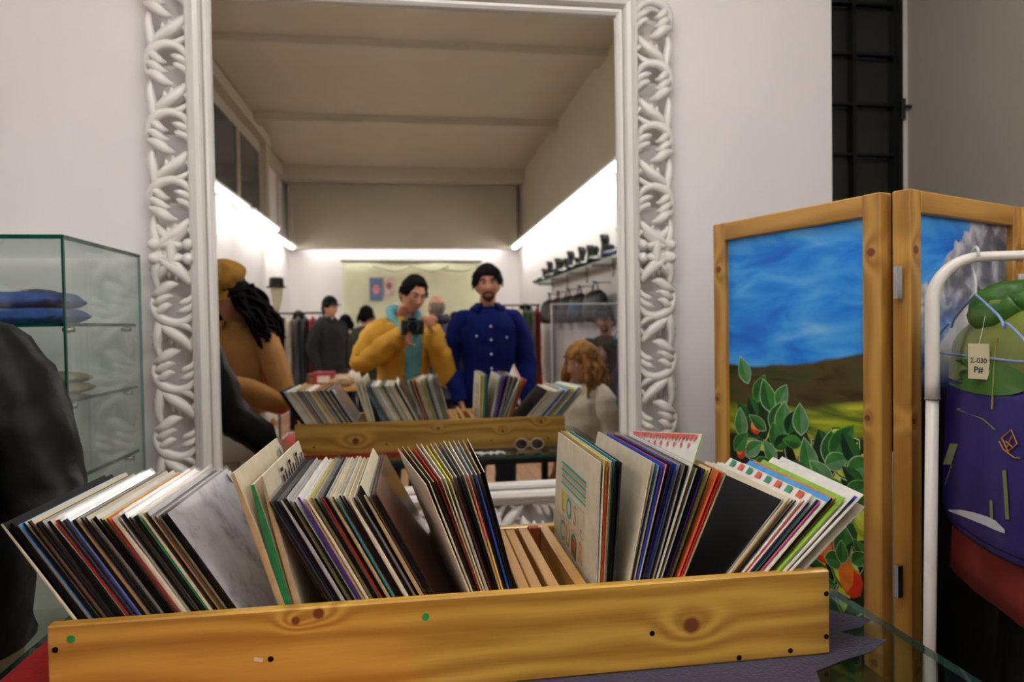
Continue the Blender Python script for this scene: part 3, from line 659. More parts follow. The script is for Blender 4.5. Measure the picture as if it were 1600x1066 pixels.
# ------------------------------------------------------------------ painted folding screen
SA, SB, SC_, SZ = Vector((.872, 1.872, 0)), Vector((1.032, 1.376, 0)), Vector((1.046, 1.348, 0)), 1.70
def local_on_panel(px_, py_, A_, dirv, off):
    n = Vector((dirv.y, -dirv.x, 0)) * 1.
    q = on_plane(px_, py_, A_ + n * off, n); return (q - A_).dot(dirv), q.z
def painting_mat(name, kind):
    m, nt, b = newmat(name); L = nt.links
    tc = N(nt, 'ShaderNodeTexCoord'); sp = N(nt, 'ShaderNodeSeparateXYZ'); L.new(tc.outputs['Object'], sp.inputs[0])
    def Mth(op, a, c=None):
        n = N(nt, 'ShaderNodeMath', operation=op)
        for i, v in enumerate((a, c)):
            if v is None: continue
            if isinstance(v, (int, float)): n.inputs[i].default_value = v
            else: L.new(v, n.inputs[i])
        return n.outputs[0]
    def nz(sx, sz, detail=4, off=0.):
        mp = N(nt, 'ShaderNodeMapping'); mp.inputs['Scale'].default_value = (sx, 1, sz); mp.inputs['Location'].default_value = (off, 0, off); L.new(tc.outputs['Object'], mp.inputs[0])
        t = N(nt, 'ShaderNodeTexNoise'); t.inputs['Scale'].default_value = 1; t.inputs['Detail'].default_value = detail; t.inputs['Distortion'].default_value = .6; L.new(mp.outputs[0], t.inputs['Vector']); return t.outputs[0]
    def ramp(v, stops):
        r = N(nt, 'ShaderNodeValToRGB'); L.new(v, r.inputs[0]); e = r.color_ramp.elements
        e[0].position, e[0].color = stops[0][0], srgb(*stops[0][1]); e[1].position, e[1].color = stops[-1][0], srgb(*stops[-1][1])
        for p_, c in stops[1:-1]: q = e.new(p_); q.color = srgb(*c)
        return r.outputs[0]
    def mix(f, a, c):
        x = N(nt, 'ShaderNodeMixRGB'); L.new(f, x.inputs[0]); L.new(a, x.inputs[1]); L.new(c, x.inputs[2]); return x.outputs[0]
    X, Y, Z = sp.outputs
    strokes = nz(5, 16, 5)
    sky = ramp(strokes, [(.30, (4, 104, 216)), (.45, (22, 136, 234)), (.58, (66, 164, 242)), (.75, (126, 192, 246))])
    if kind == 1:
        dark = ramp(nz(7, 22, 4, 3.), [(.3, (40, 26, 8)), (.5, (78, 62, 22)), (.62, (60, 66, 22)), (.75, (26, 18, 6))])
        fld = ramp(nz(6, 30, 4, 7.), [(.3, (46, 84, 14)), (.5, (150, 160, 24)), (.7, (196, 196, 50))])
        low = ramp(nz(8, 8, 3, 11.), [(.3, (6, 14, 6)), (.6, (16, 34, 14)), (.8, (28, 54, 20))])
        wob = Mth('MULTIPLY', Mth('SUBTRACT', nz(6, 2, 3, 5.), .5), .03)
        hz = Mth('ADD', Mth('ADD', Z, wob), Mth('MULTIPLY', Mth('POWER', Mth('MAXIMUM', Mth('ADD', X, .10), 0.), 1.5), -.22))
        def below(z, soft=.004):
            r = N(nt, 'ShaderNodeMapRange'); r.inputs[1].default_value = z + soft; r.inputs[2].default_value = z - soft; L.new(hz, r.inputs[0]); return r.outputs[0]
        c = mix(below(HILL), sky, dark); c = mix(below(FIELD, .008), c, fld); c = mix(below(FIELD - .075, .012), c, low)
    else:
        cl = ramp(nz(13, 13, 8, 2.), [(.32, (52, 52, 58)), (.5, (120, 118, 120)), (.66, (214, 212, 214))])
        lowc = ramp(nz(9, 9, 6, 4.), [(.4, (30, 96, 190)), (.55, (110, 150, 210)), (.7, (226, 228, 236))])
        # smoke column billowing to the upper right, white along its edge
        edge = Mth('ADD', Mth('ADD', Mth('SUBTRACT', X, Mth('MULTIPLY', Mth('SUBTRACT', Z, .75), 1.2)), .04), Mth('MULTIPLY', Mth('SUBTRACT', nz(14, 14, 5, 9.), .5), .34))
        def step(v, a_, c_):
            r = N(nt, 'ShaderNodeMapRange'); r.inputs[1].default_value = a_; r.inputs[2].default_value = c_; L.new(v, r.inputs[0]); return r.outputs[0]
        low = step(Mth('ADD', Z, Mth('MULTIPLY', Mth('SUBTRACT', nz(8, 8, 4, 1.), .5), .2)), .62, .54)
        puff = ramp(nz(22, 22, 6, 12.), [(.35, (150, 152, 162)), (.65, (232, 230, 232))])
        c = mix(step(edge, -.012, .012), sky, puff); c = mix(step(edge, .05, .12), c, cl); c = mix(low, c, lowc)
        dk = ramp(nz(9, 9, 4, 3.), [(.3, (8, 12, 8)), (.7, (34, 40, 22))]); c = mix(step(Z, .47, .40), c, dk)
        # dark cone with a pale flank
        ax = Mth('ABSOLUTE', Mth('SUBTRACT', X, .07)); cone = Mth('SUBTRACT', Mth('MULTIPLY', Mth('SUBTRACT', .645, Z), 1.3), ax)
        side_ = Mth('LESS_THAN', X, .05)
        cc = mix(side_, ramp(nz(10, 10, 4, 6.), [(.3, (34, 30, 32)), (.7, (94, 76, 66))]), ramp(nz(10, 10, 4, 8.), [(.3, (168, 168, 174)), (.7, (228, 226, 226))]))
        c = mix(Mth('MULTIPLY', step(cone, -.012, .0), step(Z, .42, .48)), c, cc)
    L.new(c, b.inputs['Base Color']); b.inputs['Roughness'].default_value = .45
    bp = N(nt, 'ShaderNodeBump'); bp.inputs['Strength'].default_value = .15; bp.inputs['Distance'].default_value = .003; L.new(strokes, bp.inputs['Height']); L.new(bp.outputs[0], b.inputs['Normal'])
    return m
d1 = (SB - SA).normalized(); d2 = Vector((.917, .399, 0)).normalized(); W1 = (SB - SA).length; FD = .04
def to_panel(px_, py_):                      # photograph point on the first canvas -> canvas coordinates about its centre
    n = Vector((d1.y, -d1.x, 0)); q = on_plane(px_, py_, SA, n); return (q - SA).dot(d1) - W1 / 2, q.z - SZ / 2
HILL = to_panel(1200, 573)[1] + .004; FIELD = to_panel(1230, 640)[1]
screen = thing('folding_screen', 'pine folding screen with painted sky, leaves and fruit beside the mirror', 'folding screen', (SB.x, SB.y, 0))
def panel(org, dirv, kind, nm):
    ang = math.atan2(dirv.y, dirv.x); ctr = org + dirv * (W1 / 2) - Vector((SB.x, SB.y, 0))
    # parts of the panel share one local frame: x across, z up, canvas in the middle
    base = Matrix.Translation(ctr) @ Matrix.Rotation(ang, 4, 'Z')
    def put(o): o.matrix_local = base @ Matrix.Translation(o.location); return o
    cv = boxo('canvas', -W1 / 2 + .03, W1 / 2 - .03, -.004, .004, .10, SZ - .04, painting_mat('painted_' + nm, kind), screen)
    cv.data.transform(Matrix.Translation((0, 0, cv.location.z - SZ / 2))); cv.location.z = SZ / 2; put(cv)
    for x0, x1 in ((-W1 / 2, -W1 / 2 + .045), (W1 / 2 - .045, W1 / 2)): put(boxo('post', x0, x1, -FD / 2, FD / 2, 0, SZ, PINE_V, screen, .003))
    for z0, z1 in ((SZ - .05, SZ - .0005), (.08, .13)): put(boxo('rail', -W1 / 2 + .0452, W1 / 2 - .0452, -FD / 2, FD / 2, z0, z1, PINE_H, screen, .003))
    return cv
cv1 = panel(SA, d1, 1, 'orchard'); cv2 = panel(SC_, d2, 2, 'volcano')
SD = SC_ + d2 * (W1 + .012); d3 = Vector((.5, -.866, 0))
cv3 = panel(SD, d3, 2, 'cloud')
for z in (1.50, .85, .3):
    h_ = boxo('hinge', -.006, .006, -.006, .006, -.035, .035, CHROME, screen); h_.location = (.002, -.033, z)
    h2 = boxo('hinge', -.02, .02, -.002, .002, -.03, .03, CHROME, screen); h2.location = (SD.x - SB.x - .01, SD.y - SB.y - .035, z); h2.rotation_euler = (0, 0, -.4)
# painted leaves and fruit: flat shapes of paint on the first canvas
PAINT = [mat('paint_' + k, c, .5, var=.25, scale=30, spec=.3) for k, c in (('deep', (16, 46, 20)), ('mid', (34, 92, 38)), ('leaf', (58, 124, 50)), ('sage', (92, 140, 96)), ('rim', (168, 192, 150)), ('orange', (222, 118, 26)), ('scarlet', (206, 50, 14)), ('lime', (150, 178, 26)), ('limelight', (196, 206, 70)), ('blackish', (8, 14, 8)), ('bright', (96, 150, 40)))]
bm = bmesh.new(); lay = [0]
def flat(pts, ci):
    lay[0] += 1; y = -.0046 - lay[0] * .0000035
    bm.faces.new([bm.verts.new((x, y, z)) for x, z in pts]).material_index = ci
def leaf(px_, py_, L_, Wd, ang, tone):
    cx, cz = to_panel(px_, py_); ca, sa = math.cos(ang), math.sin(ang)
    def sh(k, half=0):
        out = []
        for i in range(9):
            t = i / 8; out.append((t - .5, .5 * math.sin(PI * t ** .85) ** .9 * (1 - .15 * t)))
        low = [(a_, -b_) for a_, b_ in out[::-1][1:-1]]
        pts = out + low if half == 0 else (out if half > 0 else [out[0]] + [(a_, -b_) for a_, b_ in out[1:]])
        return [(cx + (a_ * L_ * k) * ca - (b_ * Wd * k) * sa, cz + (a_ * L_ * k) * sa + (b_ * Wd * k) * ca) for a_, b_ in pts]
    if tone >= 2: flat(sh(1.08), 4 if tone == 3 or random.random() < .6 else 10)
    flat(sh(1.0), tone); flat(sh(.93, 1), max(0, tone - 1))
def fruit(px_, py_, r, cols_, tall=1.):
    cx, cz = to_panel(px_, py_)
    for k, ci in enumerate(cols_):
        q = 1 - .28 * k; flat([(cx - .004 * k + math.cos(a) * r * q, cz + .006 * k + math.sin(a) * r * q * tall) for a in (2 * PI * i / 18 for i in range(18))], ci)
for k in range(90):                           # shadowed mass behind
    px_ = random.uniform(1155, 1362); py_ = random.uniform(max(610, 700 - (1300 - px_) * .55) if px_ < 1290 else 690, 930)
    leaf(px_, py_, random.uniform(.09, .13), random.uniform(.06, .085), random.uniform(0, 2 * PI), random.choice((0, 0, 9, 9, 1)))
fruit(1183, 668, .018, (6, 5)); fruit(1160, 708, .016, (6, 5)); fruit(1255, 720, .015, (6,)); fruit(1290, 855, .036, (6, 5), 1.1); fruit(1356, 722, .02, (8,))
LV = [(1165, 578, .055, 100), (1190, 607, .06, 75), (1201, 618, .06, 110), (1224, 618, .05, 60), (1178, 635, .05, 120), (1160, 660, .055, 100), (1186, 660, .045, 150), (1215, 650, .06, 60), (1227, 655, .065, 95), (1238, 660, .05, 70), (1253, 655, .055, 100),
      (1213, 680, .05, 110), (1160, 690, .05, 60), (1180, 700, .05, 30), (1225, 690, .05, 45), (1205, 705, .05, 130), (1240, 690, .04, 170), (1195, 725, .05, 20), (1265, 715, .07, 100), (1255, 735, .05, 130), (1285, 738, .06, 150), (1300, 700, .06, 80), (1318, 690, .07, 60), (1310, 720, .05, 20), (1330, 700, .06, 110), (1350, 730, .06, 20), (1335, 745, .05, 150), (1305, 762, .055, 170), (1345, 765, .06, 40), (1320, 790, .05, 120), (1355, 790, .05, 70), (1270, 765, .05, 60), (1180, 745, .05, 100), (1170, 770, .05, 40), (1210, 760, .05, 70), (1240, 775, .05, 120), (1300, 810, .05, 30), (1322, 850, .07, 100), (1338, 862, .06, 60), (1310, 875, .05, 10), (1352, 868, .055, 120), (1280, 890, .06, 150), (1255, 870, .05, 100), (1290, 910, .05, 20)]
for i, (a, b_, l_, an) in enumerate(LV): leaf(a, b_, l_ * random.uniform(1.3, 1.5), l_ * random.uniform(.8, .95), math.radians(an + random.uniform(-12, 12)), (3, 2, 2, 3, 1)[i % 5] if b_ < 740 else (2, 2, 1)[i % 3])
fruit(1354, 818, .030, (7, 8), 1.15)
cx, cz = to_panel(1332, 905); flat([(cx + x * .001, cz + z * .001) for x, z in ((-34, 8), (-26, 32), (-8, 58), (4, 40), (22, 20), (30, -6), (24, -30), (8, -42), (-12, -40), (-28, -20))], 5); flat([(cx + x * .001, cz + z * .001) for x, z in ((8, 36), (22, 30), (32, 0), (26, -30), (8, -42), (-12, -36), (6, -10))], 6); leaf(1340, 875, .06, .035, 1.9, 9)
leaf(1318, 862, .055, .035, 1.6, 2); leaf(1345, 872, .05, .035, .7, 2)
pf = finish(bm, 'painted_foliage', PAINT, cv1)
# ------------------------------------------------------------------ clothes rack on the right
RK = Vector((1.0, 1.203, 0)); bd = Vector((.934, -.358, 0)); hd_ = Vector((.358, .934, 0))
rack = thing('clothes_rack', 'white tubular metal clothes rail in front of the folding screen', 'clothes rack', tuple(RK))
RWH = mat('white_enamel_tube', (218, 212, 204), .35, var=.04, scale=8)
bm = bmesh.new(); zt = 1.538
tube(bm, [(-.022, -.004, .03, .0115), (.0, .0, 1.27, .0115)], 14)
finish(bm, 'post', RWH, rack, smooth=True)
bm = bmesh.new(); P_ = []
for i in range(11):
    a = PI - PI / 2 * i / 10; P_.append((*(bd * (.085 + .085 * math.cos(a)))[:2], zt - .085 + .085 * math.sin(a), .0125 - .003 * i / 10))
tube(bm, [(.0, .0, 1.262, .0132), (.0, 0, 1.30, .013)] + P_ + [(*(bd * 1.0)[:2], zt, .0095)], 14); finish(bm, 'hanging_bar', RWH, rack, smooth=True)
bm = bmesh.new(); e = bd * 1.0; tube(bm, [(e.x, e.y, zt, .0095), (e.x, e.y, .03, .0115)], 14); finish(bm, 'post', RWH, rack, smooth=True)
for s in (0, 1.0):
    bm = bmesh.new(); q = bd * s; tube(bm, [(*(q - hd_ * .22)[:2], .02, .015), (*(q + hd_ * .12)[:2], .02, .015)], 12); finish(bm, 'foot', RWH, rack, smooth=True)
bm = bmesh.new(); tube(bm, [(0, 0, 1.262, .0138), (0, 0, 1.266, .0138)], 14); finish(bm, 'joint_ring', mat('grey_plastic', (120, 116, 110), .5), rack, smooth=True)
HOOK = mat('white_hook_plastic', (205, 205, 205), .3, var=.03)
def hanger(label, s, m, tilt=0., wid=.205, twist=0.):
    c = RK + bd * s; t = thing('coat_hanger', label, 'hanger', (c.x, c.y, zt), math.atan2(hd_.y, hd_.x) + twist)
    bm = bmesh.new(); r = .0024
    tube(bm, [(-.0125, 0, .0, r), (-.012, 0, .012, r), (0, 0, .0185, r), (.013, 0, .011, r), (.016, 0, -.006, r), (.01, 0, -.026, r), (0, 0, -.045, r), (0, 0, -.075, r)], 8, sm=4); finish(bm, 'hook', HOOK, t, smooth=True)
    bm = bmesh.new()
    for sx in (-1, 1):
        tube(bm, [(0, 0, -.072, r), (sx * .05, 0, -.094, r), (sx * .10, 0, -.118, r), (sx * .115, 0, -.136, r), (sx * .125, 0, -.128, r), (sx * (wid - .03), 0, -.150, r), (sx * wid, 0, -.172, r), (sx * (wid + .004), 0, -.184, r), (sx * (wid - .012), 0, -.192, r), (0, 0, -.192, r)], 8, sm=4)
    finish(bm, 'wire_frame', m, t, smooth=True); return t
hanger('empty pale blue wire hanger nearest the bend of the white rail', .075, mat('pale_blue_wire', (120, 146, 196), .3, var=.05))
hanger('pale teal wire hanger inside the green and purple jacket', .165, mat('pale_teal_wire', (110, 176, 172), .3, var=.05))
def garment(label, name, cat, s, rows_, mats_, fold=.06, nf=7, z_off=0., group=None, sleeves=None, seed=0, org=None, rz=None):
    """hanging garment: stacked ellipses in hanger coordinates; rows = (z, half width, half depth, material)"""
    c = (RK + bd * s) if org is None else Vector(org)
    t = thing(name, label, cat, (c.x, c.y, zt if org is None else org[2]), (math.atan2(hd_.y, hd_.x) if rz is None else rz), group)
    groups_ = []
    for q in rows_:
        if groups_ and groups_[-1][0] == q[3]: groups_[-1][1].append(q)
        else:
            if groups_: groups_[-1][1].append(q)
            groups_.append((q[3], [q]))
    for nm, rs in groups_:
        bm = bmesh.new()
        rr = spline([(z, 0, 0, w_, d_) for z, w_, d_, _ in rs], 5) if len(rs) > 1 else []
        f = lambda a, z: fold * min(1, max(0, -z - .1) * 3) * (math.sin(nf * a + seed + 5 * z) + .6 * math.sin((nf + 4) * a - 2 * seed - 9 * z))
        rings_loft(bm, rr, 44, cap0=False, cap1=False, fold=f)
        o = finish(bm, nm, mats_[nm], t, smooth=True)
        so = o.modifiers.new('thick', 'SOLIDIFY'); so.thickness = .003; so.offset = -1
    if sleeves:
        for sx in (-1, 1):
            bm = bmesh.new(); w_, z0, z1, sw = sleeves
            tube(bm, [(sx * (w_ - .03), 0, z0, .07), (sx * (w_ + .03), 0, z0 - .12, .075), (sx * (w_ + .035), -.03, (z0 + z1) / 2, .06), (sx * (w_ + .03), -.05, z1, .045)], 16, sm=6)
            finish(bm, 'sleeve', mats_['sleeve'], t, smooth=True, disp=.008, dscale=14)
    return t
OLV = mat('olive_nylon', (104, 116, 24), .45, var=.2, scale=6, bump=.25, bscale=18, sheen=.2); GRN = mat('leaf_green_nylon', (50, 96, 22), .45, var=.25, scale=7, bump=.25, bscale=18)
PUR = mat('purple_nylon', (32, 18, 100), .5, var=.25, scale=6, bump=.3, bscale=14); REDN = mat('red_lining', (112, 18, 8), .7, var=.25, scale=8, bump=.2, bscale=20); WHT = mat('white_lining', (190, 190, 196), .7, var=.1)
BLKC = mat('black_cloth', (10, 10, 11), .85, var=.2, scale=10, bump=.2, bscale=30)
jk = garment('olive green and purple nylon jacket with a paper price tag on the rail', 'nylon_jacket', 'jacket', .165,
    [(-.085, .07, .055, 'yoke'), (-.12, .14, .07, 'yoke'), (-.16, .24, .085, 'yoke'), (-.20, .262, .09, 'yoke'), (-.245, .268, .094, 'yoke'), (-.246, .27, .096, 'body'), (-.34, .276, .10, 'body'), (-.515, .276, .106, 'body'), (-.516, .276, .106, 'hem'), (-.545, .270, .100, 'hem')],
    {'yoke': OLV, 'body': PUR, 'hem': PUR, 'sleeve': PUR}, .012, 5, seed=1.3)
JC = RK + bd * .165
from mathutils.bvhtree import BVHTree
_v, _f = [], []
for ch in jk.children:
    n0 = len(_v); _v += [v.co.copy() for v in ch.data.vertices]; _f += [[i + n0 for i in p.vertices] for p in ch.data.polygons]
JT = BVHTree.FromPolygons(_v, _f); JM = Matrix.Rotation(-math.atan2(hd_.y, hd_.x), 3, 'Z')
def jl(px_, py_, k=1.0):
    """point on the cloth of the jacket, lifted k mm off it"""
    o_ = JM @ (CP - Vector((JC.x, JC.y, zt))); d_ = (JM @ ray(px_, py_)).normalized()
    h, n, _, _ = JT.ray_cast(o_, d_)
    if h is None: h, n, _, _ = JT.find_nearest(o_ + d_ * 1.3)
    if n.dot(d_) > 0: n = -n
    return h + n * (.001 * k + .0042)
bm = bmesh.new()                             # darker green oval panel on the yoke
ring0 = [bm.verts.new(jl(1542 + 38 * math.cos(a), 590 + 14 * math.sin(a) + 5 * math.cos(a), 2.)) for a in (2 * PI * i / 28 for i in range(28))]
ring = [bm.verts.new(jl(1542 + 72 * math.cos(a), 590 + 27 * math.sin(a) + 9 * math.cos(a), 1.5)) for a in (2 * PI * i / 28 for i in range(28))]
for i in range(28): bm.faces.new((ring0[i], ring[i], ring[(i + 1) % 28], ring0[(i + 1) % 28]))
bm.faces.new(ring0)
finish(bm, 'green_panel', GRN, jk, smooth=True)
bm = bmesh.new(); tube(bm, [(-.07, .05, -.092, .014), (-.085, .0, -.078, .02), (-.06, -.06, -.085, .018), (.02, -.07, -.08, .02), (.085, -.02, -.072, .02), (.08, .045, -.088, .018), (.02, .075, -.115, .016), (-.05, .065, -.11, .014), (-.07, .05, -.092, .014)], 10, 1.6, (0, 0, 1), sm=5)
finish(bm, 'collar', GRN, jk, smooth=True, disp=.006, dscale=30)
def seam(name, pts, r, m, flat=.4, k=1.):
    bm = bmesh.new(); tube(bm, [(*jl(x, y, k), r) for x, y in pts], 6, flat, (0, 1, 0)); return finish(bm, name, m, jk)
for q_ in (((1488, 694), (1501, 698), (1479, 764), (1466, 759)), ((1570, 735), (1576, 735), (1579, 812), (1575, 812)), ((1550, 782), (1555, 782), (1554, 812), (1551, 812))):
    bm = bmesh.new(); vv_ = [[bm.verts.new(jl(q_[0][0] + (q_[3][0] - q_[0][0]) * t_ / 6 + (q_[1][0] - q_[0][0]) * w2, q_[0][1] + (q_[3][1] - q_[0][1]) * t_ / 6, .3)) for w2 in (0, 1)] for t_ in range(7)]
    for a_, b_ in zip(vv_, vv_[1:]): bm.faces.new((a_[0], a_[1], b_[1], b_[0]))
    finish(bm, 'pocket_welt', OLV, jk)
seam('zip', [(1562, 530), (1558, 580), (1555, 640)], .0022, mat('brass_zip', (126, 116, 40), .5), 1.); seam('yoke_seam', [(1468, 610), (1500, 640), (1540, 655), (1560, 672)], .0012, OLV, 1.)
EMB = mat('gold_embroidery', (176, 120, 34), .6)
for q_ in ([(1570, 685), (1585, 672), (1594, 694), (1580, 706), (1570, 685)], [(1576, 690), (1588, 700)], [(1586, 682), (1578, 700)], [(1566, 690), (1572, 702), (1590, 716), (1598, 716)]): seam('embroidery', q_, .0012, EMB, 1., 1.)
bm = bmesh.new(); up_ = [(1486, 797), (1505, 797), (1525, 801), (1545, 807), (1560, 814), (1574, 828)]; lo_ = [(1486, 799), (1505, 806), (1525, 814), (1545, 822), (1560, 829), (1574, 834)]
up_ = [bm.verts.new(jl(x, y, .5)) for x, y in up_]; lo_ = [bm.verts.new(jl(x, y, .5)) for x, y in lo_]
for i in range(5): bm.faces.new((up_[i], up_[i + 1], lo_[i + 1], lo_[i]))
finish(bm, 'white_lining', WHT, jk)
tg = boxo('price_tag', -.0195, .0195, -.0006, .0006, -.033, .033, mat('cream_card', (205, 194, 160), .7, var=.05), jk)
tp = jl(1544, 566, 12.); tg.matrix_local = Matrix.Translation(tp) @ Matrix.Rotation(.62, 4, 'Z')
INK = mat('black_marker', (14, 14, 14), .6)
for txt, sz_, zz in (('\u03a3-030', .0125, .001), ('P#', .016, -.016)):
    me = text_geo(txt, sz_); me.materials.append(INK); o = bpy.data.objects.new('tag_writing', me); C.objects.link(o); o.parent = tg
    o.matrix_local = Matrix.Translation((.0, .0009, zz)) @ Matrix(((-1, 0, 0, 0), (0, 0, 1, 0), (0, 1, 0, 0), (0, 0, 0, 1)))
bm = bmesh.new(); tube(bm, [(.0, .0, .03, .0005), (-.002, -.008, .06, .0005), (-.004, -.012, .085, .0005)], 5); finish(bm, 'tag_string', HOOK, tg)
garment('red garment layered under the hem of the green and purple jacket', 'red_garment', 'jacket', .168, [(-.13, .12, .04, 'shell'), (-.17, .20, .06, 'shell'), (-.45, .245, .08, 'shell'), (-.65, .262, .092, 'shell')], {'shell': REDN}, .05, 6, seed=4)
garment('long black coat flaring out below the red hem on the white rail', 'black_coat', 'coat', .29, [(-.085, .05, .012, 'shell'), (-.17, .22, .018, 'shell'), (-.58, .26, .02, 'shell'), (-.72, .285, .10, 'shell'), (-1.35, .31, .15, 'shell')], {'shell': BLKC}, .06, 6, seed=2)
garment('dark red coat hung furthest along the white rail', 'dark_red_coat', 'coat', .46, [(-.085, .06, .03, 'shell'), (-.17, .22, .05, 'shell'), (-.6, .25, .06, 'shell'), (-1.0, .27, .06, 'shell')], {'shell': mat('dark_red_wool', (90, 14, 14), .9)}, .06, 6, seed=3)
# ------------------------------------------------------------------ people
def sphere_verts(bm, fn, nu=36, nv=28, keep=None, mi=0):
    """closed lat-long surface: fn(azimuth, elevation) -> point"""
    rows = []
    top = bm.verts.new(fn(0, PI / 2)); bot = bm.verts.new(fn(0, -PI / 2))
    for j in range(1, nv):
        el = PI / 2 - PI * j / nv; rows.append([bm.verts.new(fn(2 * PI * i / nu, el)) for i in range(nu)])
    fs = []
    for a, b_ in zip(rows, rows[1:]):
        for i in range(nu): fs.append(bm.faces.new((a[i], b_[i], b_[(i + 1) % nu], a[(i + 1) % nu])))
    for i in range(nu): fs.append(bm.faces.new((top, rows[0][i], rows[0][(i + 1) % nu]))); fs.append(bm.faces.new((bot, rows[-1][(i + 1) % nu], rows[-1][i])))
    return fs
def gauss(x, z, cx, cz, sx, sz): return math.exp(-((x - cx) / sx) ** 2 - ((z - cz) / sz) ** 2)
def head_pt(az, el, k=1., feat=True):
    """head about its centre, +Y is the face; k scales outward for hair"""
    ce = math.cos(el); x, y, z = math.sin(az) * ce, math.cos(az) * ce, math.sin(el)
    px, py, pz = x * .076, y * (.094 if y > 0 else .102), z * .118
    if pz < 0:
        t = min(1, -pz / .118); px *= 1 - .34 * t ** 1.6; py *= 1 - .10 * t if y > 0 else 1 - .38 * t ** 1.2
        if y > 0: py += .012 * t
    if y > 0: py = min(py, .094) - .006 * max(0, 1 - abs(px) / .05) * 0
    if feat and y > .2:
        f = 0
        f += .026 * gauss(px, pz, 0, -.034, .013, .016) + .016 * gauss(px, pz, 0, -.012, .010, .026)      # nose
        f += .006 * gauss(px, pz, .032, .030, .026, .010) + .006 * gauss(px, pz, -.032, .030, .026, .010)   # brows
        f -= .010 * gauss(px, pz, .031, .008, .015, .011) + .010 * gauss(px, pz, -.031, .008, .015, .011)   # eye sockets
        f += .006 * gauss(px, pz, 0, -.064, .022, .006) + .005 * gauss(px, pz, 0, -.075, .018, .005) - .004 * gauss(px, pz, 0, -.070, .022, .0025)
        f += .007 * gauss(px, pz, 0, -.098, .022, .014) + .004 * gauss(px, pz, .045, -.02, .02, .02) + .004 * gauss(px, pz, -.045, -.02, .02, .02)
        py += f
    return Vector((px * k, py * k, pz * k))
HAIRS = {}
EYEW = mat('eye_white', (210, 200, 190), .3); EYED = mat('dark_iris', (26, 18, 12), .2); LIP = mat('lips', (160, 92, 82), .5)
def person(label, loc, rz, Hh=1.75, skin=None, lean=(0, 0), arms=None, head=(0, 0, 0), hair=None, hat=None, top=None, trousers=None, shoes=None, group=None, beard=None, slim=1., detail=True, neck=(0, 0), belly=0.):
    skin = skin or SKIN; s = Hh / 1.75; t = thing('person', label, 'person', loc, rz, group)
    top = top or {}; bulk = top.get('bulk', .018)
    def ln(z):                                # forward/sideways lean grows from the hips up
        q = max(0, (z - .92)) / .5; return lean[0] * q, lean[1] * q
    def P(x, y, z): dx, dy = ln(z); return Vector(((x + dx) * s, (y + dy) * s, z * s))
    SH = {sd: P(sd * .185 * slim, -.005, 1.415) for sd in (-1, 1)}
    defa = {-1: (P(-.235, -.03, 1.13), P(-.235, .05, .89), (0, .25, -1)), 1: (P(.235, -.03, 1.13), P(.235, .05, .89), (0, .25, -1))}
    for sd in (-1, 1):
        if arms and sd in arms:
            a = arms[sd]; defa[sd] = (Vector(a[0]), Vector(a[1]), a[2])
    trunk = [(.86, .155, .105, 0), (.95, .165, .11, 0), (1.08, .142 * slim, .10 + belly * .5, belly * .5), (1.22, .158 * slim, .108 + belly * .3, belly * .3), (1.34, .165 * slim, .106, 0), (1.415, .138 * slim, .082, -.008), (1.46, .080, .060, -.012), (1.49, .056, .056, -.008), (1.56, .05, .052, .008)]
    # ---- body: trunk, limbs and palms grown together, then head and fingers
    bm = bmesh.new()
    rings_loft(bm, spline([(z * s, (ln(z)[0]) * s, (y + ln(z)[1] + (neck[1] if z > 1.5 else 0)) * s, w_ * s, d_ * s) for z, w_, d_, y in trunk], 3), 20)
    for sd in (-1, 1):
        e, wr, hdn = defa[sd]; sh = SH[sd]
        tube(bm, [(*(sh + Vector((-sd * .07 * s, 0, -.02 * s))), .034 * s), (*(sh + Vector((-sd * .028 * s, 0, -.03 * s))), .040 * s), (*(sh.lerp(e, .5)), .042 * s), (*e, .038 * s), (*e.lerp(wr, .35), .039 * s), (*wr, .026 * s)], 12, sm=4)
        hv = Vector(hdn).normalized(); tube(bm, [(*(wr - hv * .01), .026 * s), (*(wr + hv * .035 * s), .037 * s), (*(wr + hv * .085 * s), .040 * s)], 12, .42, side=hdn_side(hv, sd), sm=2)
        tube(bm, [(sd * .085 * s, 0, .92 * s, .088 * s), (sd * .092 * s, .005, .72 * s, .078 * s), (sd * .096 * s, .01 * s, .50 * s, .056 * s), (sd * .098 * s, -.012 * s, .33 * s, .054 * s), (sd * .10 * s, -.02 * s, .09 * s, .036 * s)], 12, sm=4)
    bm.normal_update()
    o = finish(bm, 'body', skin, t)
    md = o.modifiers.new('r', 'REMESH'); md.mode = 'VOXEL'; md.voxel_size = .013; md.use_smooth_shade = True
    dg = bpy.context.evaluated_depsgraph_get(); me = bpy.data.meshes.new_from_object(o.evaluated_get(dg)); o.modifiers.clear(); old = o.data; o.data = me; bpy.data.meshes.remove(old)
    bm = bmesh.new(); bm.from_mesh(me)
    HC = P(neck[0], .018 + neck[1], 1.628); hm = Matrix.Translation(HC) @ Matrix.Rotation(head[0], 4, 'Z') @ Matrix.Rotation(head[1], 4, 'X') @ Matrix.Rotation(head[2], 4, 'Y') @ Matrix.Scale(s if Hh > 1.45 else s * 1.22, 4)
    fs = sphere_verts(bm, lambda a, e: hm @ head_pt(a, e), 44, 40) if detail else sphere_verts(bm, lambda a, e: hm @ head_pt(a, e), 20, 16)
    for sd in (-1, 1):                        # ears
        vs_ = ball(bm, (0, 0, 0), 1, .008, .017, .028, 10)
        for v in vs_: v.co = hm @ (Matrix.Rotation(sd * .3, 3, 'Z') @ v.co + Vector((sd * .077, -.008, -.004)))
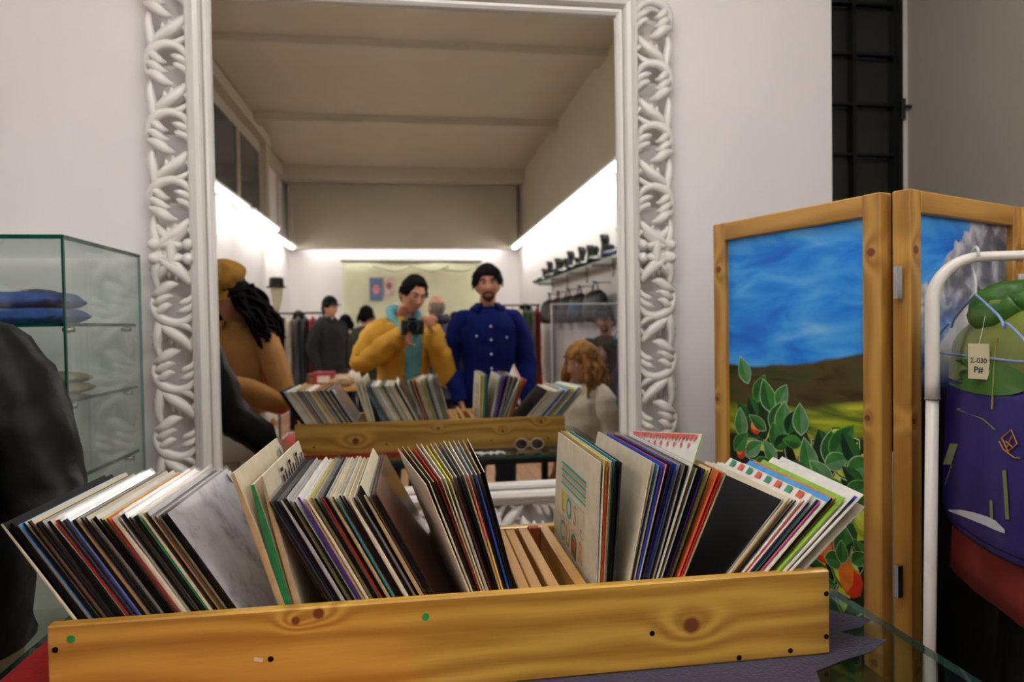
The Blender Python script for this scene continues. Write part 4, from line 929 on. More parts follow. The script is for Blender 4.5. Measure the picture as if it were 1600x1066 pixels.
    for sd in (-1, 1):
        e, wr, hdn = defa[sd]; hv = Vector(hdn).normalized(); nrm = hdn_side(hv, sd); ac = nrm.cross(hv); curl = (arms or {}).get(sd, (0, 0, 0, .35))[3] if arms and sd in arms and len(arms[sd]) > 3 else .35
        for k, (off, L_) in enumerate(((-.03, .070), (-.010, .080), (.010, .075), (.029, .058))):
            p = wr + hv * .082 * s + ac * off * s; pts = [(*(p - hv * .012 * s), .0088 * s), (*p, .009 * s)]; dv = hv.copy()
            for j, fr in enumerate((.45, .32, .23)):
                dv = (Matrix.Rotation(curl * (1, 1.2, .9)[j], 3, ac) @ dv); p = p + dv * L_ * fr * s * 1.05; pts.append((*p, (.0085, .0078, .006)[j] * s))
            tube(bm, pts, 7, sm=2 if detail else 0)
        ta = -ac * sd * (1 if sd > 0 else 1); th_ = (ac * (-.034)) * s
        p = wr + hv * .025 * s + th_ * .75; tube(bm, [(*p, .012 * s), (*(p + (hv * .03 - ac * .022 + nrm * .008) * s), .0115 * s), (*(p + (hv * .058 - ac * .03 + nrm * .018) * s), .0095 * s), (*(p + (hv * .078 - ac * .03 + nrm * .026) * s), .007 * s)], 7, sm=2)
    bm.to_mesh(me); bm.free(); me.polygons.foreach_set('use_smooth', [True] * len(me.polygons))
    # ---- face details
    if detail:
        bm = bmesh.new(); 
        for sd in (-1, 1):
            vs_ = ball(bm, (0, 0, 0), .0105, seg=10)
            for v in vs_: v.co = hm @ (v.co + Vector((sd * .031, .078, .008)))
        finish(bm, 'eyes', EYEW, t, smooth=True)
        bm = bmesh.new()
        for sd in (-1, 1):
            vs_ = ball(bm, (0, 0, 0), .0062, seg=8)
            for v in vs_: v.co = hm @ (Vector((v.co.x, v.co.y * .5, v.co.z)) + Vector((sd * .031, .0868, .008)))
        finish(bm, 'pupils', EYED, t, smooth=True)
        bm = bmesh.new()
        for sd in (-1, 1):
            tube(bm, [(*(hm @ Vector((sd * .014, .0955, .026))), .003 * s), (*(hm @ Vector((sd * .032, .094, .033))), .0042 * s), (*(hm @ Vector((sd * .050, .082, .027))), .002 * s)], 6, sm=3)
        finish(bm, 'eyebrows', (hair or {}).get('mat') or EYED, t, smooth=True)
        bm = bmesh.new(); tube(bm, [(*(hm @ Vector((-.022, .088, -.069))), .001), (*(hm @ Vector((-.008, .100, -.0665))), .0045 * s), (*(hm @ Vector((.008, .100, -.0665))), .0045 * s), (*(hm @ Vector((.022, .088, -.069))), .001)], 6, .8, sm=3); finish(bm, 'lips', LIP, t, smooth=True)
    if beard:
        bm = bmesh.new()
        def bp_(az, el):
            q = head_pt(az, el); m_ = 1.5 * (gauss(q.x, q.z, 0, -.054, .024, .006) + gauss(q.x, q.z, 0, -.1, .028, .018) + .8 * gauss(q.x, q.z, .03, -.075, .009, .02) + .8 * gauss(q.x, q.z, -.03, -.075, .009, .02)) if q.y > 0 else 0
            return hm @ (q * (1 + .028 * min(1, m_) - .014))
        sphere_verts(bm, bp_, 44, 40); finish(bm, 'beard', beard, t, smooth=True)
    # ---- hair and hat
    if hair and hair.get('kind') != 'bald':
        k_ = hair['kind']; bm = bmesh.new(); vol = hair.get('vol', .012); fr_ = hair.get('fringe', .055)
        def hp(az, el):
            q = head_pt(az, el, 1., False); a = abs((az + PI) % (2 * PI) - PI)       # 0 at the face, pi at the nape
            line = fr_ - (fr_ + .01) * min(1, max(0, (a - .55) / .5)) - .075 * min(1, max(0, (a - 1.5) / .8))
            m_ = min(1, max(0, (q.z - line) / .014)); m_ = m_ * m_ * (3 - 2 * m_)
            nn = noise.noise(Vector((q.x * 60, q.y * 60, q.z * 25))) * .35 + noise.noise(Vector((q.x * 140, q.y * 140, q.z * 50 + 3))) * .2
            return hm @ (q.normalized() * (q.length * (.95 + .05 * m_) + (vol * (1 + nn) + (.008 if q.z > .05 else 0)) * m_))
        sphere_verts(bm, hp, 48, 36)
        rs = random.Random(len(label)); nt_ = hair.get('tufts', 150 if detail else 40)
        for i in range(nt_):                  # loose locks break up the outline
            az, el = rs.uniform(0, 2 * PI), rs.uniform(.02, 1.4) if not hat else rs.uniform(-.3, .1); q = head_pt(az, el, 1., False); a = abs((az + PI) % (2 * PI) - PI)
            line = fr_ - (fr_ + .01) * min(1, max(0, (a - .55) / .5)) - .075 * min(1, max(0, (a - 1.5) / .8))
            if q.z < line + .012: continue
            n_ = q.normalized(); dn = Vector((n_.x * .6 + rs.uniform(-.4, .4), n_.y * .8 + .15 + rs.uniform(-.3, .3), -.75)); dn = (dn - n_ * dn.dot(n_) * .8).normalized(); q = q + n_ * vol * .8
            lk = hair.get('lock', .03) * rs.uniform(.6, 1.2)
            tube(bm, [(*(hm @ q), .004 * s), (*(hm @ (q + n_ * .006 + dn * lk * .5)), .0055 * s), (*(hm @ (q + n_ * .003 + dn * lk)), .001 * s)], 5)
        L_ = hair.get('len', 0)
        if L_:
            rnd = random.Random(hash(label) % 999 if False else len(label)); n_ = hair.get('n', 46)
            for i in range(n_):
                a = PI + (i / (n_ - 1) - .5) * 2 * hair.get('wrap', 2.0); q = head_pt(a, (rnd.uniform(-.35, .08) if hat else rnd.uniform(-.1, .5)), 1.06, False)
                dv = Vector((q.x, q.y, 0)).normalized(); cr = hair.get('curl', .008); ll = L_ * rnd.uniform(.8, 1.05)
                pts = []
                for j in range(6):
                    f = j / 5; sp_ = hair.get('spread', .03)
                    pts.append((*(hm @ (q + dv * sp_ * math.sin(f * 2.2) + Vector((rnd.uniform(-cr, cr), rnd.uniform(-cr, cr), -ll * f)))), hair.get('r', .013) * s * (1.0 - .6 * f ** 2)))
                tube(bm, pts, 6, sm=3)
        finish(bm, 'hair', hair['mat'], t, smooth=True)
    if hair and hair.get('kind') == 'bald':
        bm = bmesh.new()
        def bh(az, el):
            q = head_pt(az, el, 1., False); a = abs((az + PI) % (2 * PI) - PI); m_ = max(0, min(1, (a - 1.1) / .3)) * max(0, 1 - abs(q.z + .005) / .06) ** .3 if abs(q.z + .005) < .06 else 0
            return hm @ (q * (.965 + .06 * m_))
        sphere_verts(bm, bh, 36, 28); finish(bm, 'hair', hair['mat'], t, smooth=True)
    if hat:
        bm = bmesh.new(); kk = hat['kind']
        if kk == 'cap':
            def cp(az, el):
                q = head_pt(az, max(el, .22), 1.0, False); q = q * 1.13 + Vector((0, -.004, .012)); return hm @ q
            sphere_verts(bm, cp, 30, 20)
            rows = []
            for i in range(9):
                a = (i / 8 - .5) * 1.9; b0 = Vector((math.sin(a) * .080, math.cos(a) * .094, .040)); b1 = Vector((math.sin(a) * .082, math.cos(a) * .094 + .065 * math.cos(a * .9), .030 - .012 * abs(math.sin(a))))
                rows.append([bm.verts.new(hm @ v) for v in (b0, b1, b1 - Vector((0, 0, .005)), b0 - Vector((0, 0, .005)))])
            for a, b_ in zip(rows, rows[1:]):
                for k in range(4): bm.faces.new((a[k], a[(k + 1) % 4], b_[(k + 1) % 4], b_[k]))
            for r_ in (rows[0], rows[-1]): bm.faces.new(r_)
            finish(bm, 'cap', hat['mat'], t, smooth=True)
        else:                                 # baker-boy cap: slouchy crown, band, short peak
            def cp(az, el):
                q = head_pt(az, max(el, -.05), 1.0, False); w_ = math.cos(max(el, 0)) ** .7; f = 1.16 + .30 * w_ * (1 if el > .02 else .35) * math.sin(min(1, max(0, el + .1) * 2) * PI / 2)
                q = Vector((q.x * f, q.y * f, q.z * 1.0 + .045)); q.z += .006 * math.cos(az * 8) * w_; return hm @ q
            sphere_verts(bm, cp, 40, 22); finish(bm, 'cap_crown', hat['mat'], t, smooth=True)
            bm = bmesh.new(); rr = [[bm.verts.new(hm @ Vector((math.sin(a) * .087 * k_, math.cos(a) * .106 * k_, z))) for a in (2 * PI * i / 30 for i in range(30))] for k_, z in ((1.0, .024), (1.02, .024), (1.03, .052), (1.0, .054))]
            for a, b_ in zip(rr, rr[1:]):
                for i in range(30): bm.faces.new((a[i], a[(i + 1) % 30], b_[(i + 1) % 30], b_[i]))
            finish(bm, 'cap_band', hat.get('band', hat['mat']), t, smooth=True)
            bm = bmesh.new(); rows = []
            for i in range(11):
                a = (i / 10 - .5) * 2.3; b0 = Vector((math.sin(a) * .088, math.cos(a) * .104, .036)); b1 = Vector((math.sin(a) * .092, math.cos(a) * .104 + .055 * math.cos(a * .75), .012 - .016 * abs(math.sin(a))))
                rows.append([bm.verts.new(hm @ v) for v in (b0, b0.lerp(b1, .6) + Vector((0, 0, .006)), b1, b1 - Vector((0, 0, .005)), b0 - Vector((0, 0, .005)))])
            for a, b_ in zip(rows, rows[1:]):
                for k in range(5): bm.faces.new((a[k], a[(k + 1) % 5], b_[(k + 1) % 5], b_[k]))
            for r_ in (rows[0], rows[-1]): bm.faces.new(r_)
            finish(bm, 'cap_peak', hat['mat'], t, smooth=True)
    # ---- trousers and shoes
    if trousers:
        bm = bmesh.new(); rings_loft(bm, [(z * s, 0, 0, w_ * s, d_ * s) for z, w_, d_ in ((.80, .172, .118), (.90, .178, .124), (1.0, .165, .118), (1.03, .16, .114))], 24)
        for sd in (-1, 1): tube(bm, [(sd * .085 * s, 0, .93 * s, .098 * s), (sd * .094 * s, .005, .70 * s, .092 * s), (sd * .098 * s, .012 * s, .48 * s, .074 * s), (sd * .10 * s, -.01 * s, .28 * s, .068 * s), (sd * .102 * s, -.015 * s, .06 * s, .066 * s)], 16, sm=5)
        finish(bm, 'trousers', trousers, t, smooth=True, disp=.006, dscale=11)
    bm = bmesh.new()
    for sd in (-1, 1): tube(bm, [(sd * .10 * s, -.075 * s, .046 * s, .030 * s), (sd * .10 * s, -.05 * s, .052 * s, .046 * s), (sd * .102 * s, .04 * s, .042 * s, .046 * s), (sd * .108 * s, .13 * s, .034 * s, .044 * s), (sd * .11 * s, .175 * s, .028 * s, .022 * s)], 12, .85, (0, 0, 1), sm=4)
    for v in bm.verts: v.co.z = max(v.co.z, 0)
    finish(bm, 'shoes', shoes or BLKC, t, smooth=True)
    # ---- top garment
    if top:
        m_ = top['mat']; hem = top.get('hem', .86); rows = [(z, w_ + bulk, d_ + bulk, y) for z, w_, d_, y in [(hem, .165, .11, 0)] + [q for q in trunk if hem + .03 < q[0] < 1.40] + [(1.42, .152 * slim, .085, -.008)]]
        if not top.get('low'): rows += [(1.462, .098 + bulk * .4, .072 + bulk * .4, -.012), (1.485, .066 + bulk * .5, .064 + bulk * .4, -.010)]
        full = spline([(z * s, ln(z)[0] * s, (y + ln(z)[1]) * s, w_ * s, d_ * s) for z, w_, d_, y in rows], 4)
        fold = lambda a, z: .02 * noise.noise(Vector((math.cos(a) * 3, math.sin(a) * 3, z * 9)))
        bm = bmesh.new(); gap = top.get('open')
        if not gap: rings_loft(bm, full, 40, fold=fold, cap0=False, cap1=False)
        else:                                 # open front: shell with a slit that widens downwards
            seg = 44; rr = []
            for (z, cx, cy, hw, hd) in full:
                g = gap[0] + (gap[1] - gap[0]) * (1 - (z / s - hem) / (1.485 - hem)); c0_ = PI / 2 + gap[2]
                rr.append([bm.verts.new((cx + math.cos(a) * hw * (1 + fold(a, z)), cy + math.sin(a) * hd * (1 + fold(a, z)), z)) for a in (c0_ + g + (2 * PI - 2 * g) * k / seg for k in range(seg + 1))])
            for a, b_ in zip(rr, rr[1:]):
                for k in range(seg): bm.faces.new((a[k], a[k + 1], b_[k + 1], b_[k]))
        if top.get('sleeves', True):
            sr = top.get('sr', 1.)
            for sd in (-1, 1):
                e, wr, hdn = defa[sd]; sh = SH[sd]; r = lambda q: (q * sr + min(bulk, .014 + .15 * bulk)) * s
                tube(bm, [(*(sh + Vector((-sd * .075 * s, 0, -.012 * s))), r(.040)), (*(sh + Vector((-sd * .022 * s, 0, -.022 * s))), r(.053)), (*sh.lerp(e, .45), r(.053)), (*e, r(.048)), (*e.lerp(wr, .5), r(.043)), (*(e.lerp(wr, .93)), r(.032)), (*wr, r(.030))], 22, sm=9)
        o = finish(bm, top.get('name', 'jacket'), m_, t, smooth=True, disp=top.get('wr', .013), dscale=15)
        if gap: so = o.modifiers.new('thick', 'SOLIDIFY'); so.thickness = .008
        if gap:
            bm = bmesh.new(); rings_loft(bm, [(z, cx, cy, hw - .016 * s, hd - .016 * s) for z, cx, cy, hw, hd in full], 30, fold=fold, cap0=False, cap1=False); finish(bm, gap[3], gap[4], t, smooth=True, disp=.004, dscale=12)
        if top.get('collar'):
            bm = bmesh.new(); cx, cy = ln(1.49); c_ = top['collar']; hgt = c_.get('h', .05); op = c_.get('open', .5); rr = []
            for i in range(29):
                a = PI / 2 + op + (2 * PI - 2 * op) * i / 28
                rr.append([bm.verts.new(((cx + math.cos(a) * w_) * s, (cy - .008 + math.sin(a) * w_ * 1.02) * s, z * s)) for w_, z in ((.076, 1.462), (.068, 1.462 + hgt), (.074, 1.464 + hgt), (.086 + c_.get('fall', .02), 1.462 + hgt * .25), (.084 + c_.get('fall', .02) * .8, 1.45))])
            for a, b_ in zip(rr, rr[1:]):
                for k in range(4): bm.faces.new((a[k], a[k + 1], b_[k + 1], b_[k]))
            finish(bm, 'collar', c_.get('mat', m_), t, smooth=True)
        if top.get('hood'):
            bm = bmesh.new(); cx, cy = ln(1.5)
            tube(bm, [((cx + x) * s, (cy + y) * s, z * s, r_ * s) for x, y, z, r_ in ((-.040, .118, 1.36, .016), (-.074, .066, 1.44, .024), (-.088, -.01, 1.505, .033), (-.056, -.075, 1.525, .042), (0, -.095, 1.515, .046), (.056, -.075, 1.525, .042), (.088, -.01, 1.505, .033), (.074, .066, 1.44, .024), (.040, .118, 1.36, .016))], 14, 1., sm=5)
            finish(bm, 'hood', top['hood'], t, smooth=True, disp=.008, dscale=16)
        for nm_, pts_, rr_, mm_ in top.get('extras', []):
            bm = bmesh.new()
            for p_ in pts_: ball(bm, Vector(p_) * s, rr_, 1, .5, 1, 10)
            finish(bm, nm_, mm_, t, smooth=True)
    return t
def hdn_side(hv, sd):
    """palm normal for a hand pointing along hv"""
    n = Vector((-sd, 0, 0)); n = n - hv * n.dot(hv)
    if n.length < .3: n = Vector((0, 0, -1)) - hv * Vector((0, 0, -1)).dot(hv)
    return n.normalized()
HB = mat('black_hair', (14, 11, 10), .85, spec=.12, var=.3, scale=40, bump=.4, bscale=90, stretch=(1, 1, .3)); HBR = mat('dark_brown_hair', (38, 24, 16), .8, spec=.15, var=.3, scale=40, bump=.4, bscale=90, stretch=(1, 1, .3))
HBL = mat('dark_blond_hair', (150, 106, 56), .7, spec=.2, var=.4, scale=30, bump=.4, bscale=80, stretch=(1, 1, .25)); HGR = mat('cropped_grey_hair', (110, 98, 90), .7, var=.3, scale=60)
YEL = mat('mustard_canvas', (192, 142, 34), .8, var=.18, scale=7, bump=.3, bscale=30); TEALC = mat('teal_cotton', (92, 160, 168), .85, var=.12, scale=10, bump=.2, bscale=60)
COB = mat('cobalt_corduroy', (6, 20, 82), .9, var=.22, scale=8, bump=.4, bscale=120, stretch=(4, 4, .4), spec=.15); CAMEL = mat('camel_knit', (168, 118, 62), .9, var=.12, scale=14, bump=.3, bscale=120)
LEA = mat('black_leather', (7, 7, 8), .5, var=.25, scale=8, bump=.35, bscale=22, spec=.22); NAVYQ = mat('navy_quilt', (26, 30, 58), .7, var=.2, scale=10, bump=.4, bscale=24); SAND = mat('sand_cotton', (156, 146, 116), .9, var=.12, scale=14, bump=.2, bscale=60)
CREAM = mat('cream_fleece', (214, 204, 182), .95, var=.08, scale=16, bump=.4, bscale=90); DKJ = mat('dark_indigo', (18, 20, 30), .85, var=.2, scale=14); MUS = mat('ochre_wool', (150, 106, 30), .95, var=.2, scale=30, bump=.4, bscale=120); WHC = mat('white_cotton', (214, 210, 202), .9, var=.05)
STUB = mat('stubble', (70, 48, 38), .8, var=.3, scale=120); BTN = mat('pale_button', (190, 196, 206), .3)
# photographer: head bent over the camera he holds at the lens position
ph = Vector((-.085, -.40, 0)); prz = -.30
def inv(p): return Matrix.Rotation(-prz, 3, 'Z') @ (Vector(p) - ph)
pe1, pw1 = inv(mirpt(566, 566, -.22)), inv((-.085, -.155, 1.365)); pe2, pw2 = inv(mirpt(700, 590, -.30)), inv((.115, -.175, 1.39))
person('man in mustard jacket and teal hoodie looking down at the camera he holds', tuple(ph), prz, 1.76, lean=(0, .045), arms={-1: (pe1, pw1, tuple(inv((-.02, -.085, 1.355)) - pw1), .55), 1: (pe2, pw2, tuple(inv((.085, -.11, 1.45)) - pw2), .9)}, head=(-.15, -.32, .12), neck=(.045, .045), hair=dict(kind='short', mat=HB, vol=.012, fringe=.07, lock=.02), beard=None,
       top=dict(mat=YEL, hem=.74, open=(.30, .42, -.18, 'hoodie', TEALC), hood=TEALC, bulk=.035, sr=1.02, wr=.020), trousers=DKJ)
# his camera, lens front at the photograph's viewpoint
cb_ = thing('photo_camera', 'black camera with lens held in the hands of the man in mustard', 'camera', (0, 0, ZC)); cb_.matrix_world = Matrix(((R_.x, F_.x, U_.x, 0), (R_.y, F_.y, U_.y, 0), (R_.z, F_.z, U_.z, ZC), (0, 0, 0, 1)))
CAMB = mat('camera_black', (12, 12, 13), .5, var=.2, scale=60, bump=.2, bscale=200)
bm = bmesh.new(); box(bm, -.07, .07, -.135, -.085, -.05, .045, .006); box(bm, -.028, .028, -.13, -.08, .045, .068, .008); box(bm, .045, .072, -.085, -.068, -.048, .04, .006); finish(bm, 'camera_body', CAMB, cb_)
bm = bmesh.new(); tube(bm, [(0, -.086, 0, .034), (0, -.07, 0, .034), (0, -.068, 0, .037), (0, -.03, 0, .037), (0, -.028, 0, .039), (0, -.012, 0, .039)], 28); finish(bm, 'lens', CAMB, cb_, smooth=False)
bm = bmesh.new(); cyl(bm, (0, -.0118, 0), (0, 1, 0), .033, .001, 24); finish(bm, 'lens_glass', mat('lens_coating', (16, 18, 30), .05, coat=1.), cb_)
# man in cobalt shirt
b0 = mirpt(762, 470, -.30)
ex = [('button', [(.004, .150, z) for z in (1.355, 1.27, 1.18, 1.09)] + [(-.085, .135, 1.295), (.105, .135, 1.285)], .008, BTN)]
person('man with dark fringe and goatee in a cobalt blue button shirt', (b0.x, b0.y, 0), .02, 1.83, skin=SKIN2, hair=dict(kind='short', mat=HB, vol=.012, fringe=.048, lock=.042, tufts=320), beard=STUB, head=(.05, -.05, -.03),
       arms={-1: (Vector((-.262, -.02, 1.17)), Vector((-.20, .13, .92)), (.35, .5, -1)), 1: (Vector((.262, -.02, 1.17)), Vector((.25, .08, .90)), (0, .3, -1))},
       top=dict(mat=COB, name='shirt', hem=.78, bulk=.026, sr=.98, wr=.011, collar=dict(h=.045, open=.55, fall=.035), extras=ex), trousers=DKJ)
bm = None
# woman in camel knit with baker-boy cap
wq = mirpt(362, 480, .76)
person('woman in ochre baker-boy cap and camel knit looking down at her hands', (wq.x + .035, .76, 0), .25, 1.72, slim=.9, lean=(0, .04), head=(.35, -.42, 0), neck=(0, .05),
       arms={1: (Vector((.26, .10, 1.075)), Vector((.03, .27, 1.19)), (-.7, .3, .5), .7), -1: (Vector((-.23, .06, 1.08)), Vector((-.05, .27, 1.20)), (.6, .3, .5), .7)},
       hair=dict(kind='long', mat=HB, vol=.018, len=.34, n=130, spread=.075, curl=.03, r=.013, wrap=1.75), hat=dict(kind='baker', mat=MUS), top=dict(mat=CAMEL, name='jumper', hem=.96, bulk=.012, wr=.005, collar=dict(h=.03, open=.2, fall=.01)), trousers=WHC)
# person in black leather at the end of the crate
mrz = math.atan2(-.87, .5) - PI / 2
mo = Vector((-.985, 1.465, 0))
def inv2(p): return Matrix.Rotation(-mrz, 3, 'Z') @ (Vector(p) - mo)
e_, w_ = inv2((-.735, 1.485, 1.10)), inv2((-.60, 1.405, .945))
person('person in a black leather jacket reaching to the left end of the crate', tuple(mo), mrz, 1.72, lean=(0.02, .02), arms={-1: (e_, w_, tuple(inv2((-.52, 1.38, .90)) - w_), .3)}, head=(0, -.4, 0), hair=dict(kind='short', mat=HBR, vol=.015), top=dict(mat=LEA, hem=.80, bulk=.045, sr=1.15, wr=.012, collar=dict(h=.04)), trousers=SAND)
# child, and people further back in the shop
g0 = mirpt(912, 570, .72)
person('small child with long blond hair in a cream hooded fleece', (g0.x, .72, 0), .95, 1.30, slim=.95, head=(.1, -.1, 0), hair=dict(kind='long', mat=HBL, vol=.016, len=.20, n=50, spread=.045, curl=.012, r=.018, fringe=.03, wrap=2.1), top=dict(mat=CREAM, name='fleece', hem=.72, bulk=.04, sr=1.3, wr=.008, hood=CREAM), trousers=mat('grey_cotton', (120, 112, 100), .9))
bk = mirpt(683, 460, -2.2)
person('balding man in a quilted navy jacket with his back turned', (bk.x, -2.2, 0), 2.6, 1.72, hair=dict(kind='bald', mat=HGR), detail=False, top=dict(mat=NAVYQ, hem=.76, bulk=.05, sr=1.2, hood=NAVYQ), trousers=DKJ)
ck = mirpt(514, 475, -4.2)
person('man in a black cap and long black coat browsing behind the clothes rail', (ck.x, -4.2, 0), -.9, 1.80, hair=dict(kind='short', mat=HB), hat=dict(kind='cap', mat=BLKC), detail=False, top=dict(mat=BLKC, hem=.62, bulk=.05, sr=1.2, collar=dict(h=.06)), trousers=SAND)
dc = mirpt(946, 512, -1.05)
person('bearded man in a dark cap behind the glass panel', (dc.x, -1.05, 0), .45, 1.56, skin=SKIN2, hair=dict(kind='short', mat=HB), hat=dict(kind='cap', mat=mat('navy_cap', (20, 24, 40), .9)), beard=STUB, top=dict(mat=mat('dark_navy_knit', (16, 20, 34), .9), name='jumper', bulk=.03, wr=.006), trousers=DKJ)
dw = mirpt(945, 578, -.78)
person('girl with long brown hair behind the glass panel', (dw.x, -.78, 0), .9, 1.30, hair=dict(kind='long', mat=HBR, vol=.015, len=.36, n=50, spread=.03, r=.018, fringe=.04), top=dict(mat=mat('brown_wool', (70, 46, 34), .9), name='jumper', hem=.80, bulk=.035, wr=.006), trousers=DKJ)
for lab, px_, py_, Y_, rz_, hh, hm_, tm in (('woman with long brown hair standing behind the left clothes rail', 467, 488, -5.6, 2.8, 1.66, HBR, mat('pink_grey_wool', (120, 86, 88), .9)), ('dark-haired shopper in black next to the man in the black cap', 541, 505, -5.6, 2.2, 1.60, HB, BLKC),
        ('dark-haired shopper in an olive coat beyond the mustard jacket', 571, 488, -4.9, -2.4, 1.70, HB, mat('olive_wool', (46, 48, 32), .9)), ('shopper with brown hair glimpsed between the two men', 712, 492, -5.6, 2.9, 1.62, HBR, mat('dull_teal_wool', (40, 58, 64), .9)), ('dark-haired shopper at the far right clothes rail', 822, 482, -5.6, 1.2, 1.72, HB, BLKC)):
    q = mirpt(px_, py_, Y_); person(lab, (q.x, Y_, 0), rz_, hh, hair=dict(kind='long', mat=hm_, vol=.018, len=.22 if 'long' in lab else .12, n=24, spread=.03), detail=False, top=dict(mat=tm, hem=.70, bulk=.04, sr=1.15), trousers=DKJ)
# ------------------------------------------------------------------ the shop behind, seen in the mirror
def simple_rack(label, x0, x1, y, z):
    t = thing('clothes_rail', label, 'clothes rack', ((x0 + x1) / 2, y, 0)); h_ = (x1 - x0) / 2
    bm = bmesh.new(); tube(bm, [(-h_, 0, z, .013), (h_, 0, z, .013)], 10); finish(bm, 'bar', BLACKM, t, smooth=True)
    for sx in (-h_ + .02, h_ - .02):
        bm = bmesh.new(); tube(bm, [(sx, 0, .0, .014), (sx, 0, z, .014)], 10); box(bm, sx - .02, sx + .02, -.25, .25, 0, .03); finish(bm, 'upright', BLACKM, t)
simple_rack('black steel clothes rail on the left of the shop', -1.93, -1.12, -4.6, 1.62)
simple_rack('black steel clothes rail on the right below the boots', 1.18, 1.72, -5.0, 1.70)
def coat(label, x, y, z, dep, ln_, col, cat='coat', nm='hanging_coat', grp=None, rough=.9):
    m_ = mat('cloth_' + '_'.join(map(str, col)), col, rough, var=.15, scale=10, bump=.3, bscale=30)
    t = garment(label, nm, cat, 0, [(-.03, .02, .012, 'shell'), (-.06, .09, dep * .5, 'shell'), (-.12, .20, dep, 'shell'), (-ln_ * .6, .22, dep * 1.1, 'shell'), (-ln_, .25, dep * 1.25, 'shell')], {'shell': m_, 'sleeve': m_}, .10, 6, group=grp, seed=x * 7, org=(x, y, z), rz=PI / 2)
    bm = bmesh.new(); tube(bm, [(.0, 0, -.05, .003), (0, 0, -.01, .003), (.012, 0, .01, .003), (.0, 0, .022, .003), (-.012, 0, .01, .003)], 6, sm=3); finish(bm, 'hook', CHROME, t)
    return t
for i, (x, dep, ln_, col, nm) in enumerate(((-1.86, .05, 1.1, (40, 38, 40), 'charcoal'), (-1.75, .10, 1.02, (214, 202, 168), 'cream'), (-1.63, .04, 1.0, (50, 46, 40), 'dark brown'), (-1.55, .05, .98, (196, 184, 168), 'pale beige'), (-1.45, .045, 1.02, (84, 82, 84), 'mid grey'), (-1.36, .045, .98, (58, 56, 62), 'slate'), (-1.27, .04, 1.05, (150, 18, 26), 'crimson'), (-1.18, .045, 1.0, (24, 22, 24), 'black'))):
    coat(f'{nm} garment hanging on the left black rail', x, -4.6, 1.60, dep, ln_, col, 'garment', grp='garments on the left rail')
for i, (x, dep, ln_, col, nm) in enumerate(((1.24, .04, 1.05, (60, 58, 58), 'grey'), (1.34, .045, 1.0, (30, 28, 30), 'black'), (1.43, .05, 1.0, (168, 152, 120), 'beige'), (1.52, .05, 1.0, (28, 70, 36), 'dark green'), (1.61, .045, 1.0, (110, 94, 80), 'taupe'), (1.68, .03, 1.1, (150, 24, 30), 'scarlet'))):
    coat(f'{nm} garment hanging on the right black rail', x, -5.0, 1.68, dep, ln_, col, 'garment', grp='garments on the right rail')
# banner with two posters on the back wall
q0, q1 = mirpt(535, 403, YB + .03), mirpt(750, 410, YB + .03)
bn = thing('wall_banner', 'pale yellow-green cloth banner hung on the back wall', 'banner', ((q0.x + q1.x) / 2, YB + .03, q0.z))
bw = (q1.x - q0.x) / 2; bm = bmesh.new(); rows = []
for i in range(31):
    x = -bw + 2 * bw * i / 30; rows.append([bm.verts.new((x, .018 + .012 * math.sin(i * 1.1) * (j / 8) + .01 * math.sin(i * .37 + j), -1.75 * j / 8 - .05 - .03 * math.sin(PI * i / 30) * (1 - j / 8))) for j in range(9)])
for a, b_ in zip(rows, rows[1:]):
    for j in range(8): bm.faces.new((a[j], b_[j], b_[j + 1], a[j + 1]))
o = finish(bm, 'cloth', mat('pale_lime_cloth', (204, 202, 170), .9, var=.08, scale=3), bn, smooth=True); o.modifiers.new('t', 'SOLIDIFY').thickness = .004
bm = bmesh.new(); tube(bm, [(-bw - .03, .02, -.06, .016), (bw + .03, .02, -.075, .016)], 8); finish(bm, 'rod', mat('dark_wood_rod', (50, 44, 30), .7), bn, smooth=True)
bm = bmesh.new()
for x in (-.3, .35, .9): tube(bm, [(x - .4, .036, -.12 - .1 * abs(x), .008), (x, .04, -.25, .008), (x + .3, .036, -.16, .008)], 6, sm=4)
finish(bm, 'painted_stroke', mat('olive_paint', (120, 120, 70), .8), bn)
for lab, x0, x1, z0, z1, c1, c2 in (('small blue and pink poster pinned on the banner', 577, 598, 434, 470, (92, 108, 140), (200, 120, 140)), ('small pale poster pinned beside the blue one', 600, 616, 432, 462, (196, 170, 160), (150, 80, 90))):
    a_, b_ = mirpt(x0, z0, YB + .1), mirpt(x1, z1, YB + .1); t = thing('poster', lab, 'poster', ((a_.x + b_.x) / 2, YB + .085, (a_.z + b_.z) / 2)); hw, hh = (b_.x - a_.x) / 2, (a_.z - b_.z) / 2
    boxo('sheet', -hw, hw, -.002, .002, -hh, hh, mat('poster_' + str(c1[0]), c1, .6, var=.3, scale=14), t)
    bm = bmesh.new(); bm.faces.new([bm.verts.new((math.cos(a) * hw * .55, .003, math.sin(a) * hh * .4)) for a in (2 * PI * i / 14 for i in range(14))]); finish(bm, 'motif', mat('poster_ink_' + str(c2[0]), c2, .6), t)
